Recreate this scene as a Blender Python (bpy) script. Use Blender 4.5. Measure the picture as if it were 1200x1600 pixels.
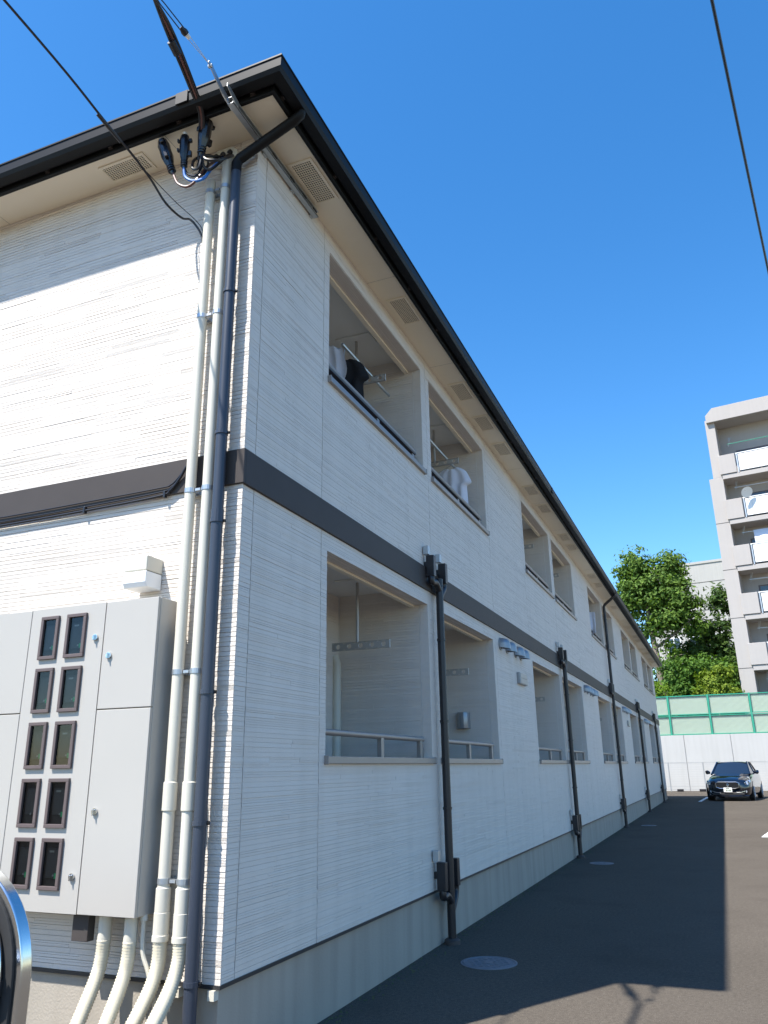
import bpy, bmesh, math, random
from mathutils import Vector, Matrix
R = math.radians
for o in list(bpy.data.objects): bpy.data.objects.remove(o)
scene = bpy.context.scene
C = scene.collection

# ------------------------------------------------------------------ camera
PITCH, YAW, ROLL = 0.3184, 0.3893, -0.0151
cam_d = bpy.data.cameras.new('camera'); cam = bpy.data.objects.new('camera', cam_d); C.objects.link(cam)
fw = Vector((-math.sin(YAW)*math.cos(PITCH), math.cos(YAW)*math.cos(PITCH), math.sin(PITCH)))
rt = Vector((math.cos(YAW), math.sin(YAW), 0)); up = rt.cross(fw)
r2 = math.cos(ROLL)*rt + math.sin(ROLL)*up; u2 = -math.sin(ROLL)*rt + math.cos(ROLL)*up
mw = Matrix((( r2.x, u2.x, -fw.x, 2.5666), (r2.y, u2.y, -fw.y, -3.9088), (r2.z, u2.z, -fw.z, 1.52), (0, 0, 0, 1)))
cam.matrix_world = mw
cam_d.sensor_fit = 'VERTICAL'; cam_d.sensor_height = 36; cam_d.lens = 1214.6/1600*36
cam_d.clip_start = 0.05; cam_d.clip_end = 2000
scene.camera = cam
scene.render.resolution_x = 768; scene.render.resolution_y = 1024

# ------------------------------------------------------------------ light
TO_SUN = Vector((-0.269, -0.451, 0.851)).normalized()
world = bpy.data.worlds.new('World'); scene.world = world; world.use_nodes = True
wn = world.node_tree.nodes; wl = world.node_tree.links
sky = wn.new('ShaderNodeTexSky'); sky.sky_type = 'NISHITA'; sky.sun_disc = False
sky.sun_elevation = math.asin(TO_SUN.z); sky.sun_rotation = math.atan2(TO_SUN.x, TO_SUN.y)
sky.altitude = 0; sky.air_density = 1.0; sky.dust_density = 0.3; sky.ozone_density = 2.5
bg = wn['Background']; bg.inputs['Strength'].default_value = 0.15
hsv = wn.new('ShaderNodeHueSaturation'); hsv.inputs['Saturation'].default_value = 1.33; hsv.inputs['Value'].default_value = 1.0
wl.new(sky.outputs['Color'], hsv.inputs['Color']); wl.new(hsv.outputs['Color'], bg.inputs['Color'])
sun_d = bpy.data.lights.new('sun', 'SUN'); sun = bpy.data.objects.new('sun', sun_d); C.objects.link(sun)
sun_d.energy = 5.0; sun_d.angle = R(0.55); sun_d.color = (1.0, 0.96, 0.90)
sun.rotation_euler = TO_SUN.to_track_quat('Z', 'Y').to_euler(); sun.location = (-10, -20, 40)
scene.view_settings.view_transform = 'Standard'; scene.view_settings.look = 'None'
scene.view_settings.exposure = 0.9; scene.view_settings.gamma = 1.0
scene.cycles.max_bounces = 8; scene.cycles.diffuse_bounces = 4; scene.cycles.transparent_max_bounces = 12

# ------------------------------------------------------------------ materials
def mat(name, col, rough=0.6, metal=0.0, var=0.08, scale=6.0, bump=0.0, bscale=60.0, spec=0.5, streak=0.0, coat=0.0):
    m = bpy.data.materials.new(name); m.use_nodes = True
    nt = m.node_tree; n = nt.nodes; l = nt.links; b = n['Principled BSDF']
    b.inputs['Roughness'].default_value = rough; b.inputs['Metallic'].default_value = metal
    b.inputs['Specular IOR Level'].default_value = spec; b.inputs['Coat Weight'].default_value = coat
    tc = n.new('ShaderNodeTexCoord')
    src = None
    if var > 0:
        nz = n.new('ShaderNodeTexNoise'); nz.inputs['Scale'].default_value = scale; nz.inputs['Detail'].default_value = 6
        l.new(tc.outputs['Object'], nz.inputs['Vector'])
        mx = n.new('ShaderNodeMix'); mx.data_type = 'RGBA'
        mx.inputs[6].default_value = (*[c*(1-var) for c in col], 1); mx.inputs[7].default_value = (*[min(1, c*(1+var)) for c in col], 1)
        l.new(nz.outputs['Fac'], mx.inputs[0]); src = mx.outputs[2]
        if streak > 0:
            mp = n.new('ShaderNodeMapping'); mp.inputs['Scale'].default_value = (3.5, 3.5, 0.18)
            l.new(tc.outputs['Object'], mp.inputs['Vector'])
            n2 = n.new('ShaderNodeTexNoise'); n2.inputs['Scale'].default_value = 1.6; n2.inputs['Detail'].default_value = 5
            l.new(mp.outputs['Vector'], n2.inputs['Vector'])
            rp = n.new('ShaderNodeValToRGB'); rp.color_ramp.elements[0].position = 0.42; rp.color_ramp.elements[1].position = 0.68
            l.new(n2.outputs['Fac'], rp.inputs['Fac'])
            m2 = n.new('ShaderNodeMix'); m2.data_type = 'RGBA'; m2.blend_type = 'MULTIPLY'
            m2.inputs[0].default_value = 1
            k = n.new('ShaderNodeMix'); k.data_type = 'RGBA'
            k.inputs[6].default_value = (1, 1, 1, 1); k.inputs[7].default_value = (1-streak, 1-streak, 1-streak*1.08, 1)
            l.new(rp.outputs['Color'], k.inputs[0])
            l.new(src, m2.inputs[6]); l.new(k.outputs[2], m2.inputs[7]); src = m2.outputs[2]
        l.new(src, b.inputs['Base Color'])
    else:
        b.inputs['Base Color'].default_value = (*col, 1)
    if bump > 0:
        nb = n.new('ShaderNodeTexNoise'); nb.inputs['Scale'].default_value = bscale; nb.inputs['Detail'].default_value = 4
        l.new(tc.outputs['Object'], nb.inputs['Vector'])
        bp = n.new('ShaderNodeBump'); bp.inputs['Strength'].default_value = bump; bp.inputs['Distance'].default_value = 0.01
        l.new(nb.outputs['Fac'], bp.inputs['Height']); l.new(bp.outputs['Normal'], b.inputs['Normal'])
    return m

def leaf_mat(name, c1, c2, trans=0.35):
    m = bpy.data.materials.new(name); m.use_nodes = True
    nt = m.node_tree; n = nt.nodes; l = nt.links
    n.remove(n['Principled BSDF']); out = n['Material Output']
    g = n.new('ShaderNodeNewGeometry')
    mx = n.new('ShaderNodeMix'); mx.data_type = 'RGBA'; mx.inputs[6].default_value = (*c1, 1); mx.inputs[7].default_value = (*c2, 1)
    l.new(g.outputs['Random Per Island'], mx.inputs[0])
    d = n.new('ShaderNodeBsdfPrincipled'); d.inputs['Roughness'].default_value = 0.6; d.inputs['Specular IOR Level'].default_value = 0.2
    l.new(mx.outputs[2], d.inputs['Base Color'])
    t = n.new('ShaderNodeBsdfTranslucent')
    br = n.new('ShaderNodeMix'); br.data_type = 'RGBA'; br.blend_type = 'MULTIPLY'; br.inputs[0].default_value = 1; br.inputs[7].default_value = (1.1, 1.2, 0.4, 1)
    l.new(mx.outputs[2], br.inputs[6]); l.new(br.outputs[2], t.inputs['Color'])
    ms = n.new('ShaderNodeMixShader'); ms.inputs[0].default_value = trans
    l.new(d.outputs[0], ms.inputs[1]); l.new(t.outputs[0], ms.inputs[2]); l.new(ms.outputs[0], out.inputs['Surface'])
    return m

def glass_mat(name, tint, fac=0.12):
    m = bpy.data.materials.new(name); m.use_nodes = True
    nt = m.node_tree; n = nt.nodes; l = nt.links; n.remove(n['Principled BSDF']); out = n['Material Output']
    t = n.new('ShaderNodeBsdfTransparent'); t.inputs['Color'].default_value = (*tint, 1)
    g = n.new('ShaderNodeBsdfGlossy'); g.inputs['Roughness'].default_value = 0.02
    f = n.new('ShaderNodeLayerWeight'); f.inputs['Blend'].default_value = 0.3
    pw = n.new('ShaderNodeMath'); pw.operation = 'POWER'; pw.inputs[1].default_value = 3.0; l.new(f.outputs['Facing'], pw.inputs[0])
    ad = n.new('ShaderNodeMath'); ad.operation = 'MULTIPLY_ADD'; ad.inputs[1].default_value = 0.4; ad.inputs[2].default_value = 0.035; l.new(pw.outputs[0], ad.inputs[0])
    ms = n.new('ShaderNodeMixShader'); l.new(ad.outputs[0], ms.inputs[0]); l.new(t.outputs[0], ms.inputs[1]); l.new(g.outputs[0], ms.inputs[2])
    l.new(ms.outputs[0], out.inputs['Surface'])
    return m

def asphalt_mat():
    m = bpy.data.materials.new('asphalt'); m.use_nodes = True
    nt = m.node_tree; n = nt.nodes; l = nt.links; b = n['Principled BSDF']
    tc = n.new('ShaderNodeTexCoord')
    def noise(s, d, r=0.6):
        z = n.new('ShaderNodeTexNoise'); z.inputs['Scale'].default_value = s; z.inputs['Detail'].default_value = d; z.inputs['Roughness'].default_value = r
        l.new(tc.outputs['Object'], z.inputs['Vector']); return z.outputs['Fac']
    def mixc(f, a, bb):
        x = n.new('ShaderNodeMix'); x.data_type = 'RGBA'
        l.new(f, x.inputs[0])
        for s, v in ((6, a), (7, bb)):
            if isinstance(v, tuple): x.inputs[s].default_value = (*v, 1)
            else: l.new(v, x.inputs[s])
        return x.outputs[2]
    def ramp(f, p0, p1):
        r = n.new('ShaderNodeValToRGB'); r.color_ramp.elements[0].position = p0; r.color_ramp.elements[1].position = p1
        l.new(f, r.inputs['Fac']); return r.outputs['Color']
    base = mixc(noise(0.45, 6), (0.090, 0.078, 0.066), (0.148, 0.129, 0.110))
    ag = mixc(ramp(noise(170, 3), 0.35, 0.75), (0.55, 0.55, 0.55), (1.5, 1.48, 1.42))
    mul = n.new('ShaderNodeMix'); mul.data_type = 'RGBA'; mul.blend_type = 'MULTIPLY'; mul.inputs[0].default_value = 1
    l.new(base, mul.inputs[6]); l.new(ag, mul.inputs[7])
    mg = mixc(ramp(noise(34, 4, 0.75), 0.3, 0.72), (0.74, 0.74, 0.74), (1.24, 1.23, 1.20))
    m3 = n.new('ShaderNodeMix'); m3.data_type = 'RGBA'; m3.blend_type = 'MULTIPLY'; m3.inputs[0].default_value = 1
    l.new(mul.outputs[2], m3.inputs[6]); l.new(mg, m3.inputs[7]); mul = m3
    st = mixc(ramp(noise(0.9, 7), 0.5, 0.68), mul.outputs[2], (0.06, 0.05, 0.042))
    sm = n.new('ShaderNodeMix'); sm.data_type = 'RGBA'; sm.inputs[0].default_value = 0.4
    l.new(mul.outputs[2], sm.inputs[6]); l.new(st, sm.inputs[7])
    # a few pale grains
    vo = n.new('ShaderNodeTexVoronoi'); vo.inputs['Scale'].default_value = 26; l.new(tc.outputs['Object'], vo.inputs['Vector'])
    lt = n.new('ShaderNodeMath'); lt.operation = 'LESS_THAN'; lt.inputs[1].default_value = 0.055; l.new(vo.outputs['Distance'], lt.inputs[0])
    fin = mixc(lt.outputs[0], sm.outputs[2], (0.3, 0.29, 0.27))
    l.new(fin, b.inputs['Base Color']); b.inputs['Roughness'].default_value = 0.85
    b.inputs['Specular IOR Level'].default_value = 0.02
    bp = n.new('ShaderNodeBump'); bp.inputs['Strength'].default_value = 0.5; bp.inputs['Distance'].default_value = 0.006
    l.new(noise(140, 4), bp.inputs['Height']); l.new(bp.outputs['Normal'], b.inputs['Normal'])
    return m

M = {}
M['siding'] = mat('siding_white', (0.70, 0.638, 0.57), 0.65, var=0.03, scale=9, bump=0.25, bscale=120, streak=0.05)
M['soffit'] = mat('soffit_cream', (0.86, 0.77, 0.61), 0.6, var=0.03, scale=2)
M['balcony'] = mat('balcony_board', (0.76, 0.74, 0.70), 0.6, var=0.03, scale=3)
M['gutter'] = mat('gutter_black', (0.007, 0.007, 0.0075), 0.5, var=0.15, scale=8, spec=0.22)
M['band'] = mat('belt_brown', (0.068, 0.059, 0.055), 0.55, var=0.08, scale=5, bump=0.15, bscale=200, spec=0.15)
M['foundation'] = mat('foundation_mortar', (0.37, 0.33, 0.275), 0.85, var=0.10, scale=2.2, bump=0.25, bscale=70, streak=0.15)
M['flash'] = mat('drip_flashing', (0.03, 0.03, 0.032), 0.4)
M['asphalt'] = asphalt_mat()
M['cream'] = mat('conduit_cream', (0.62, 0.585, 0.49), 0.42, var=0.04, scale=5)
M['flexp'] = mat('flex_cream', (0.62, 0.565, 0.43), 0.45, var=0.06, scale=9)
M['bluegrey'] = mat('pipe_blue_grey', (0.036, 0.045, 0.065), 0.38, var=0.1, scale=6)
M['black'] = mat('pipe_black', (0.018, 0.016, 0.018), 0.38, var=0.2, scale=5)
M['taupe'] = mat('trim_taupe', (0.30, 0.27, 0.245), 0.38, metal=0.3, var=0.05)
M['taupe_dark'] = mat('trim_dark', (0.055, 0.045, 0.042), 0.4, var=0.1)
M['cabinet'] = mat('cabinet_grey', (0.425, 0.40, 0.36), 0.42, var=0.025, scale=3, bump=0.06, bscale=260)
M['winframe'] = mat('window_frame_brown', (0.115, 0.085, 0.079), 0.5, var=0.08)
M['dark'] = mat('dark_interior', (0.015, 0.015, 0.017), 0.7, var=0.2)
M['meter'] = mat('meter_case', (0.04, 0.042, 0.05), 0.35, var=0.2, scale=20)
M['green_led'] = mat('green_label', (0.01, 0.35, 0.14), 0.5, var=0)
M['white'] = mat('white_paint', (0.82, 0.82, 0.80), 0.5, var=0.03)
M['line'] = mat('road_paint', (0.78, 0.78, 0.76), 0.7, var=0.08, scale=14)
M['alu'] = mat('aluminium_grey', (0.42, 0.40, 0.37), 0.45, metal=0.2, var=0.04)
M['glass'] = glass_mat('clear_glass', (0.62, 0.65, 0.66))
M['doorglass'] = mat('door_glass', (0.03, 0.04, 0.05), 0.06, var=0, spec=0.8)
M['galv'] = mat('galvanised_steel', (0.50, 0.52, 0.53), 0.42, metal=0.8, var=0.12, scale=14)
M['chrome'] = mat('polished_steel', (0.64, 0.65, 0.655), 0.17, metal=1.0, var=0.02)
M['hood'] = mat('hood_metal', (0.33, 0.34, 0.35), 0.35, metal=0.55, var=0.06)
M['manhole'] = mat('manhole_iron', (0.17, 0.185, 0.21), 0.55, metal=0.3, var=0.15, scale=15, bump=0.2, bscale=90)
M['cable'] = mat('cable_black', (0.012, 0.012, 0.015), 0.4, var=0)
M['cable_brown'] = mat('cable_brown', (0.13, 0.055, 0.045), 0.4, var=0)
M['cable_blue'] = mat('cable_blue', (0.02, 0.16, 0.52), 0.35, var=0)
M['joint'] = mat('joint_cover', (0.012, 0.013, 0.018), 0.22, var=0.2)
M['porcelain'] = mat('porcelain', (0.8, 0.8, 0.78), 0.2, var=0)
M['roof'] = mat('roof_metal', (0.035, 0.038, 0.045), 0.4, metal=0.2, var=0.1)
M['retain'] = mat('retaining_concrete', (0.47, 0.46, 0.435), 0.85, var=0.06, scale=0.7, bump=0.2, bscale=20, streak=0.05)
M['fence'] = mat('fence_green', (0.035, 0.30, 0.19), 0.45, var=0.06)
M['fpanel'] = mat('fence_pale_green', (0.45, 0.52, 0.43), 0.5, var=0.05, scale=3)
M['wire'] = mat('fence_wire', (0.40, 0.40, 0.39), 0.5, metal=0.4, var=0)
M['apt'] = mat('apartment_beige', (0.40, 0.37, 0.345), 0.85, var=0.05, scale=0.8, bump=0.15, bscale=20, streak=0.03)
M['aptpanel'] = mat('balustrade_white', (0.80, 0.80, 0.78), 0.5, var=0.02)
M['farwall'] = mat('far_wall', (0.40, 0.385, 0.355), 0.85, var=0.06, scale=0.4, streak=0.08)
M['bark'] = mat('bark', (0.20, 0.165, 0.13), 0.9, var=0.3, scale=6, bump=0.6, bscale=14)
M['soil'] = mat('soil', (0.075, 0.085, 0.04), 0.95, var=0.3, scale=1.5)
M['leaf_a'] = leaf_mat('leaf_mid', (0.055, 0.115, 0.02), (0.175, 0.275, 0.05))
M['leaf_b'] = leaf_mat('leaf_dark', (0.035, 0.08, 0.022), (0.11, 0.18, 0.04))
M['leaf_c'] = leaf_mat('leaf_yellow', (0.10, 0.165, 0.02), (0.25, 0.32, 0.035))
M['leaf_d'] = leaf_mat('leaf_green', (0.05, 0.12, 0.02), (0.14, 0.25, 0.04))
M['leaf_e'] = leaf_mat('leaf_hedge', (0.10, 0.19, 0.014), (0.20, 0.31, 0.025))
M['paint'] = mat('car_paint', (0.0025, 0.004, 0.009), 0.12, var=0, coat=1.0)
M['carglass'] = mat('car_glass', (0.012, 0.02, 0.035), 0.03, var=0, spec=0.9)
M['rubber'] = mat('rubber', (0.02, 0.02, 0.02), 0.8, var=0.1)
M['lamp'] = mat('headlamp', (0.55, 0.58, 0.62), 0.12, metal=0.5, var=0.2, scale=30, coat=1.0)
M['cloth_w'] = mat('cloth_white', (0.72, 0.73, 0.80), 0.9, var=0.03)
M['cloth_k'] = mat('cloth_black', (0.012, 0.012, 0.014), 0.95, var=0.2)

# ------------------------------------------------------------------ mesh helpers
class MB:
    def __init__(s): s.v = []; s.f = []
    def quad(s, a, b, c, d):
        i = len(s.v); s.v += [tuple(a), tuple(b), tuple(c), tuple(d)]; s.f.append((i, i+1, i+2, i+3)); return s
    def box(s, x0, x1, y0, y1, z0, z1):
        i = len(s.v)
        s.v += [(x0, y0, z0), (x1, y0, z0), (x1, y1, z0), (x0, y1, z0), (x0, y0, z1), (x1, y0, z1), (x1, y1, z1), (x0, y1, z1)]
        for q in ((3, 2, 1, 0), (4, 5, 6, 7), (0, 1, 5, 4), (1, 2, 6, 5), (2, 3, 7, 6), (3, 0, 4, 7)): s.f.append(tuple(i+k for k in q))
        return s
    def tube(s, path, r, n=10, caps=True, sx=1.0):
        P = [Vector(p) for p in path]; m = len(P)
        rr = r if isinstance(r, (list, tuple)) else [r]*m
        base = len(s.v); t = (P[1]-P[0]).normalized()
        a = Vector((0, 0, 1)) if abs(t.z) < 0.9 else Vector((1, 0, 0))
        nrm = (a - t*a.dot(t)).normalized()
        for k in range(m):
            tk = (P[min(k+1, m-1)]-P[max(k-1, 0)]).normalized()
            nrm = (nrm - tk*nrm.dot(tk)).normalized(); bn = tk.cross(nrm)
            for j in range(n):
                an = 2*math.pi*j/n; s.v.append(tuple(P[k] + (nrm*math.cos(an)*sx + bn*math.sin(an))*rr[k]))
        for k in range(m-1):
            for j in range(n):
                j2 = (j+1) % n
                s.f.append((base+k*n+j, base+k*n+j2, base+(k+1)*n+j2, base+(k+1)*n+j))
        if caps:
            s.f.append(tuple(base+j for j in reversed(range(n)))); s.f.append(tuple(base+(m-1)*n+j for j in range(n)))
        return s
    def lathe(s, prof, c=(0, 0, 0), axis='z', n=24):
        base = len(s.v); m = len(prof)
        for r, h in prof:
            for j in range(n):
                an = 2*math.pi*j/n; x, y = r*math.cos(an), r*math.sin(an)
                p = (x, y, h) if axis == 'z' else ((x, h, y) if axis == 'y' else (h, x, y))
                s.v.append((c[0]+p[0], c[1]+p[1], c[2]+p[2]))
        for k in range(m-1):
            for j in range(n):
                j2 = (j+1) % n; s.f.append((base+k*n+j, base+k*n+j2, base+(k+1)*n+j2, base+(k+1)*n+j))
        s.f.append(tuple(base+j for j in reversed(range(n)))); s.f.append(tuple(base+(m-1)*n+j for j in range(n)))
        return s
    def prism(s, pts, axis, a, b):
        # pts: 2-D outline; axis: extrusion axis
        base = len(s.v); n = len(pts)
        for h in (a, b):
            for (p, q) in pts:
                s.v.append({'x': (h, p, q), 'y': (p, h, q), 'z': (p, q, h)}[axis])
        for j in range(n):
            j2 = (j+1) % n; s.f.append((base+j, base+j2, base+n+j2, base+n+j))
        s.f.append(tuple(base+j for j in reversed(range(n)))); s.f.append(tuple(base+n+j for j in range(n)))
        return s
    def mesh(s, name, m, smooth=False):
        me = bpy.data.meshes.new(name); me.from_pydata(s.v, [], s.f); me.update()
        bm = bmesh.new(); bm.from_mesh(me); bmesh.ops.recalc_face_normals(bm, faces=bm.faces); bm.to_mesh(me); bm.free()
        me.materials.append(M[m] if isinstance(m, str) else m)
        if smooth:
            for p in me.polygons: p.use_smooth = True
        return me
    def build(s, name, m, parent=None, smooth=False, bev=0.0, loc=None, rot=None):
        o = bpy.data.objects.new(name, s.mesh(name, m, smooth)); C.objects.link(o)
        if parent is not None: o.parent = parent
        if loc is not None: o.location = loc
        if rot is not None: o.rotation_euler = rot
        if bev > 0:
            b = o.modifiers.new('bevel', 'BEVEL'); b.width = bev; b.segments = 2; b.limit_method = 'ANGLE'
        if smooth == 'auto':
            for p in o.data.polygons: p.use_smooth = True
            o.data.set_sharp_from_angle(angle=R(35))
        return o
def fastmesh(name, v, f, m):
    me = bpy.data.meshes.new(name); me.from_pydata(v, [], f); me.update(); me.materials.append(M[m]); return me
def link(me, name, parent=None, loc=None):
    o = bpy.data.objects.new(name, me); C.objects.link(o)
    if parent is not None: o.parent = parent
    if loc is not None: o.location = loc
    return o
def tag(o, label, cat, group=None):
    o['label'] = label; o['category'] = cat
    if group: o['group'] = group
    return o
def empty(name, loc=(0, 0, 0), rz=0.0):
    o = bpy.data.objects.new(name, None); C.objects.link(o); o.location = loc; o.rotation_euler = (0, 0, rz); o.empty_display_size = 0.2
    return o
def structure(o): o['kind'] = 'structure'; return o
def copy_tree(o, parent=None, loc=None):
    c = o.copy(); C.objects.link(c); c.parent = parent if parent is not None else o.parent
    if loc is not None: c.location = loc
    for ch in list(o.children):
        copy_tree(ch, c)
    return c
def smooth_path(pts, sub=8):
    P = [Vector(p) for p in pts]; out = []
    for i in range(len(P)-1):
        p0 = P[max(i-1, 0)]; p1 = P[i]; p2 = P[i+1]; p3 = P[min(i+2, len(P)-1)]
        for k in range(sub):
            t = k/sub; out.append(0.5*((2*p1)+(p2-p0)*t+(2*p0-5*p1+4*p2-p3)*t*t+(3*p1-p0-3*p2+p3)*t*t*t))
    out.append(P[-1]); return out

# stacked-stone relief of the siding boards: every thin course is a row of strips of its own depth
def strips(rects_u, rects_v, holes, O, U, V, N, seed, pitch=0.0284, lmin=0.18, lmax=0.85, back=True, gap=1.0, amp=1.0, base=0.0038, tilt=1.0):
    rnd = random.Random(seed); O, U, V, N = map(Vector, (O, U, V, N)); v = []; f = []
    u0, u1 = rects_u; v0, v1 = rects_v
    n = max(1, round((v1-v0)/pitch)); p = (v1-v0)/n
    def P(a, b, d): q = O+U*a+V*b+N*d; return (q.x, q.y, q.z)
    for k in range(n):
        a0 = v0+k*p; a1 = a0+p; mid = (a0+a1)/2
        ivs = [(u0, u1)]
        for (h0, h1, g0, g1) in holes:
            if g0 < mid < g1:
                nx = []
                for (s, e) in ivs:
                    if h1 <= s or h0 >= e: nx.append((s, e)); continue
                    if s < h0: nx.append((s, h0))
                    if h1 < e: nx.append((h1, e))
                ivs = nx
        if back:
            for (s, e) in ivs:
                i = len(v); v += [P(s, a0, -0.002), P(e, a0, -0.002), P(e, a1, -0.002), P(s, a1, -0.002)]; f.append((i, i+1, i+2, i+3))
        gpc = rnd.choice((0.0008, 0.0012, 0.0016, 0.0021))
        for (s, e) in ivs:
            x = s
            while x < e-1e-4:
                L = rnd.uniform(lmin, lmax)
                x2 = e if (e-x) < L*1.5 else x+L
                d = base + 0.7*amp*rnd.choice((-0.0013, -0.0006, 0.0, 0.0006, 0.0013))
                tl = tilt*rnd.uniform(-0.0005, 0.0005); gp = gpc if rnd.random() < 0.7 else rnd.choice((0.0006, 0.0012, 0.0020))
                gp *= gap
                sp = 0.0005
                b0, b1 = a0+gp*0.5, a1-gp*0.5
                segs = [(b0, b1, d)]
                if rnd.random() < 0.35:
                    c = a0+p*rnd.uniform(0.4, 0.6); segs = [(b0, c-0.0006, d), (c+0.0006, b1, d+rnd.uniform(-0.0012, 0.0012))]
                for (q0, q1, dd) in segs:
                    i = len(v)
                    v += [P(x+sp, q0, dd-tl), P(x2-sp, q0, dd-tl+rnd.uniform(-0.0003, 0.0003)), P(x2-sp, q1, dd+tl), P(x+sp, q1, dd+tl),
                          P(x+sp, q0, -0.001), P(x2-sp, q0, -0.001), P(x2-sp, q1, -0.001), P(x+sp, q1, -0.001)]
                    f += [(i, i+1, i+2, i+3), (i+4, i+5, i+1, i), (i+7, i+3, i+2, i+6), (i+4, i, i+3, i+7), (i+1, i+5, i+6, i+2)]
                x = x2
    return v, f

# ================================================================== SETTING
asphalt = MB().box(-120, 160, -120, 47.6, -0.3, 0.0).build('ground', 'asphalt'); structure(asphalt)
terr = MB()
# raised, slowly climbing ground behind the retaining wall
nx, ny = 28, 14
for j in range(ny+1):
    for i in range(nx+1):
        x = -60+i*(130/nx); y = 47.95+j*(150/ny); h = 3.05 + (0 if j == 0 else min(6.5, (j*150/ny)*0.22) + 0.5*math.sin(i*1.7+j))
        terr.v.append((x, y, h))
for j in range(ny):
    for i in range(nx):
        a = j*(nx+1)+i; terr.f.append((a, a+1, a+nx+2, a+nx+1))
structure(terr.build('hillside', 'soil', smooth=True))

# ================================================================== THE WHITE APARTMENT HOUSE
L = 36.0; W = 8.0; ZS = 0.45; B1, B2 = 3.235, 3.468; ZT = 5.97; PER = 7.2
house = empty('apartment_house', (0, 0, 0))
tag(house, 'long white two-storey apartment house with black gutters, brown belt band and recessed balconies', 'building')
f_ = MB()
f_.box(-W+0.012, -0.012, 0.012, L-0.012, -0.05, ZS-0.004)
foundation = f_.build('foundation', 'foundation', house)
fl = MB()
fl.box(-W-0.012, 0.012, -0.012, 0.0, ZS-0.006, ZS+0.012); fl.box(0.0, 0.012, 0.0, L, ZS-0.006, ZS+0.012)
fl.build('drip_flashing', 'flash', house)
for x in (-0.248, -0.03): MB().box(x-0.02, x+0.02, -0.03, 0.012, ZS-0.055, ZS-0.008).build('flashing_clip', 'cream', house)

H1, H2 = (1.60, 3.10), (4.56, 5.77); OW = 2.28
starts = []
for k in range(5): starts += [1.19+PER*k, 3.74+PER*k]
holes1 = [(s, s+OW, *H1) for s in starts]; holes2 = [(s, s+OW, *H2) for s in starts]

wall_long = MB().box(-0.03, -0.02, 0.05, 0.06, 0.6, 5.9).build('facade_wall', 'siding', house)
seams = [0.0, 0.135]
for k in range(5):
    b = PER*k; seams += [1.09+b, 3.62+b, 6.13+b]
    if k < 4: seams += [7.2+b+0.1] if False else []
seams.append(L)
sd = 11
for (z0, z1, hs) in ((ZS+0.012, B1, holes1), (B2, ZT, holes2)):
    for a, b in zip(seams[:-1], seams[1:]):
        sd += 1
        far = a > 20
        v, f = strips((a+0.003, b-0.003), (z0, z1), hs, (0, 0, 0), (0, 1, 0), (0, 0, 1), (1, 0, 0), sd, lmin=0.5 if far else 0.25, lmax=1.3 if far else 0.95)
        link(fastmesh('siding_panel', v, f, 'siding'), 'siding_panel', wall_long)
wall_end = MB().box(-0.06, -0.05, 0.02, 0.03, 0.6, 5.9).build('end_wall', 'siding', house)
es = [-W, -6.2, -3.17, -0.14, 0.0]
for (z0, z1) in ((ZS+0.012, B1), (B2, ZT)):
    for a, b in zip(es[:-1], es[1:]):
        sd += 1
        e = 0.0 if b < 0 else 0.011
        v, f = strips((a+(0.0015 if a > -W else 0), b-(0.0015 if b < 0 else -0.009)), (z0, z1), [], (0, 0, 0), (1, 0, 0), (0, 0, 1), (0, -1, 0), sd, gap=2.3, amp=0.6, base=0.0048, tilt=2.4)
        link(fastmesh('siding_panel', v, f, 'siding'), 'siding_panel', wall_end)
# the two walls out of sight
MB().quad((-W, 0, 0.4), (-W, L, 0.4), (-W, L, ZT), (-W, 0, ZT)).build('rear_wall', 'siding', house)
MB().quad((-W, L, 0.4), (0, L, 0.4), (0, L, ZT), (-W, L, ZT)).build('far_end_wall', 'siding', house)
bd = MB(); bd.box(-W, 0.024, -0.024, 0.0, B1, B2); bd.box(0.0, 0.024, 0.0, L, B1, B2)
bd.build('belt_band', 'band', house, bev=0.003)
# belt lap joints
for y in (3.55, 10.75, 17.95, 25.15): MB().box(0.0235, 0.0262, y-0.004, y+0.004, B1+0.004, B2-0.004).build('belt_joint', 'gutter', house)

# --- eaves
OV = 0.30
sf = MB()
sf.quad((0, -OV, ZT), (OV, -OV, ZT), (OV, L+OV, ZT), (0, L+OV, ZT)); sf.quad((-W-OV, -OV, ZT), (0, -OV, ZT), (0, 0.02, ZT), (-W-OV, 0.02, ZT))
soffit = sf.build('soffit', 'soffit', house)
for y in [2.0+1.82*k for k in range(18)]:
    MB().box(0.0, OV, y-0.0015, y+0.0015, ZT-0.0012, ZT-0.0006).build('soffit_joint', 'taupe', soffit)
for x in (-0.62, -2.44): MB().box(x-0.0015, x+0.0015, -OV, 0, ZT-0.0012, ZT-0.0006).build('soffit_joint', 'taupe', soffit)
def vent_meshes(nu, nv, su, sv):
    fr = MB(); t = 0.022
    fr.box(0, su, 0, t, -0.012, 0); fr.box(0, su, sv-t, sv, -0.012, 0); fr.box(0, t, t, sv-t, -0.012, 0); fr.box(su-t, su, t, sv-t, -0.012, 0)
    g = MB(); a = su-2*t; b = sv-2*t; w = a/nu
    for i in range(nu+1): c = t+a*i/nu; g.box(c-w*0.16, c+w*0.16, t, sv-t, -0.0075, -0.003)
    w2 = b/nv
    for j in range(nv+1): c = t+b*j/nv; g.box(t, su-t, c-w2*0.16, c+w2*0.16, -0.0065, -0.0035)
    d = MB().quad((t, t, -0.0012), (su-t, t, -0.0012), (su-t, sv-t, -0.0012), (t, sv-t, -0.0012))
    return fr.mesh('vent_frame', 'soffit'), g.mesh('grille', 'soffit'), d.mesh('vent_opening', 'dark')
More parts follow.
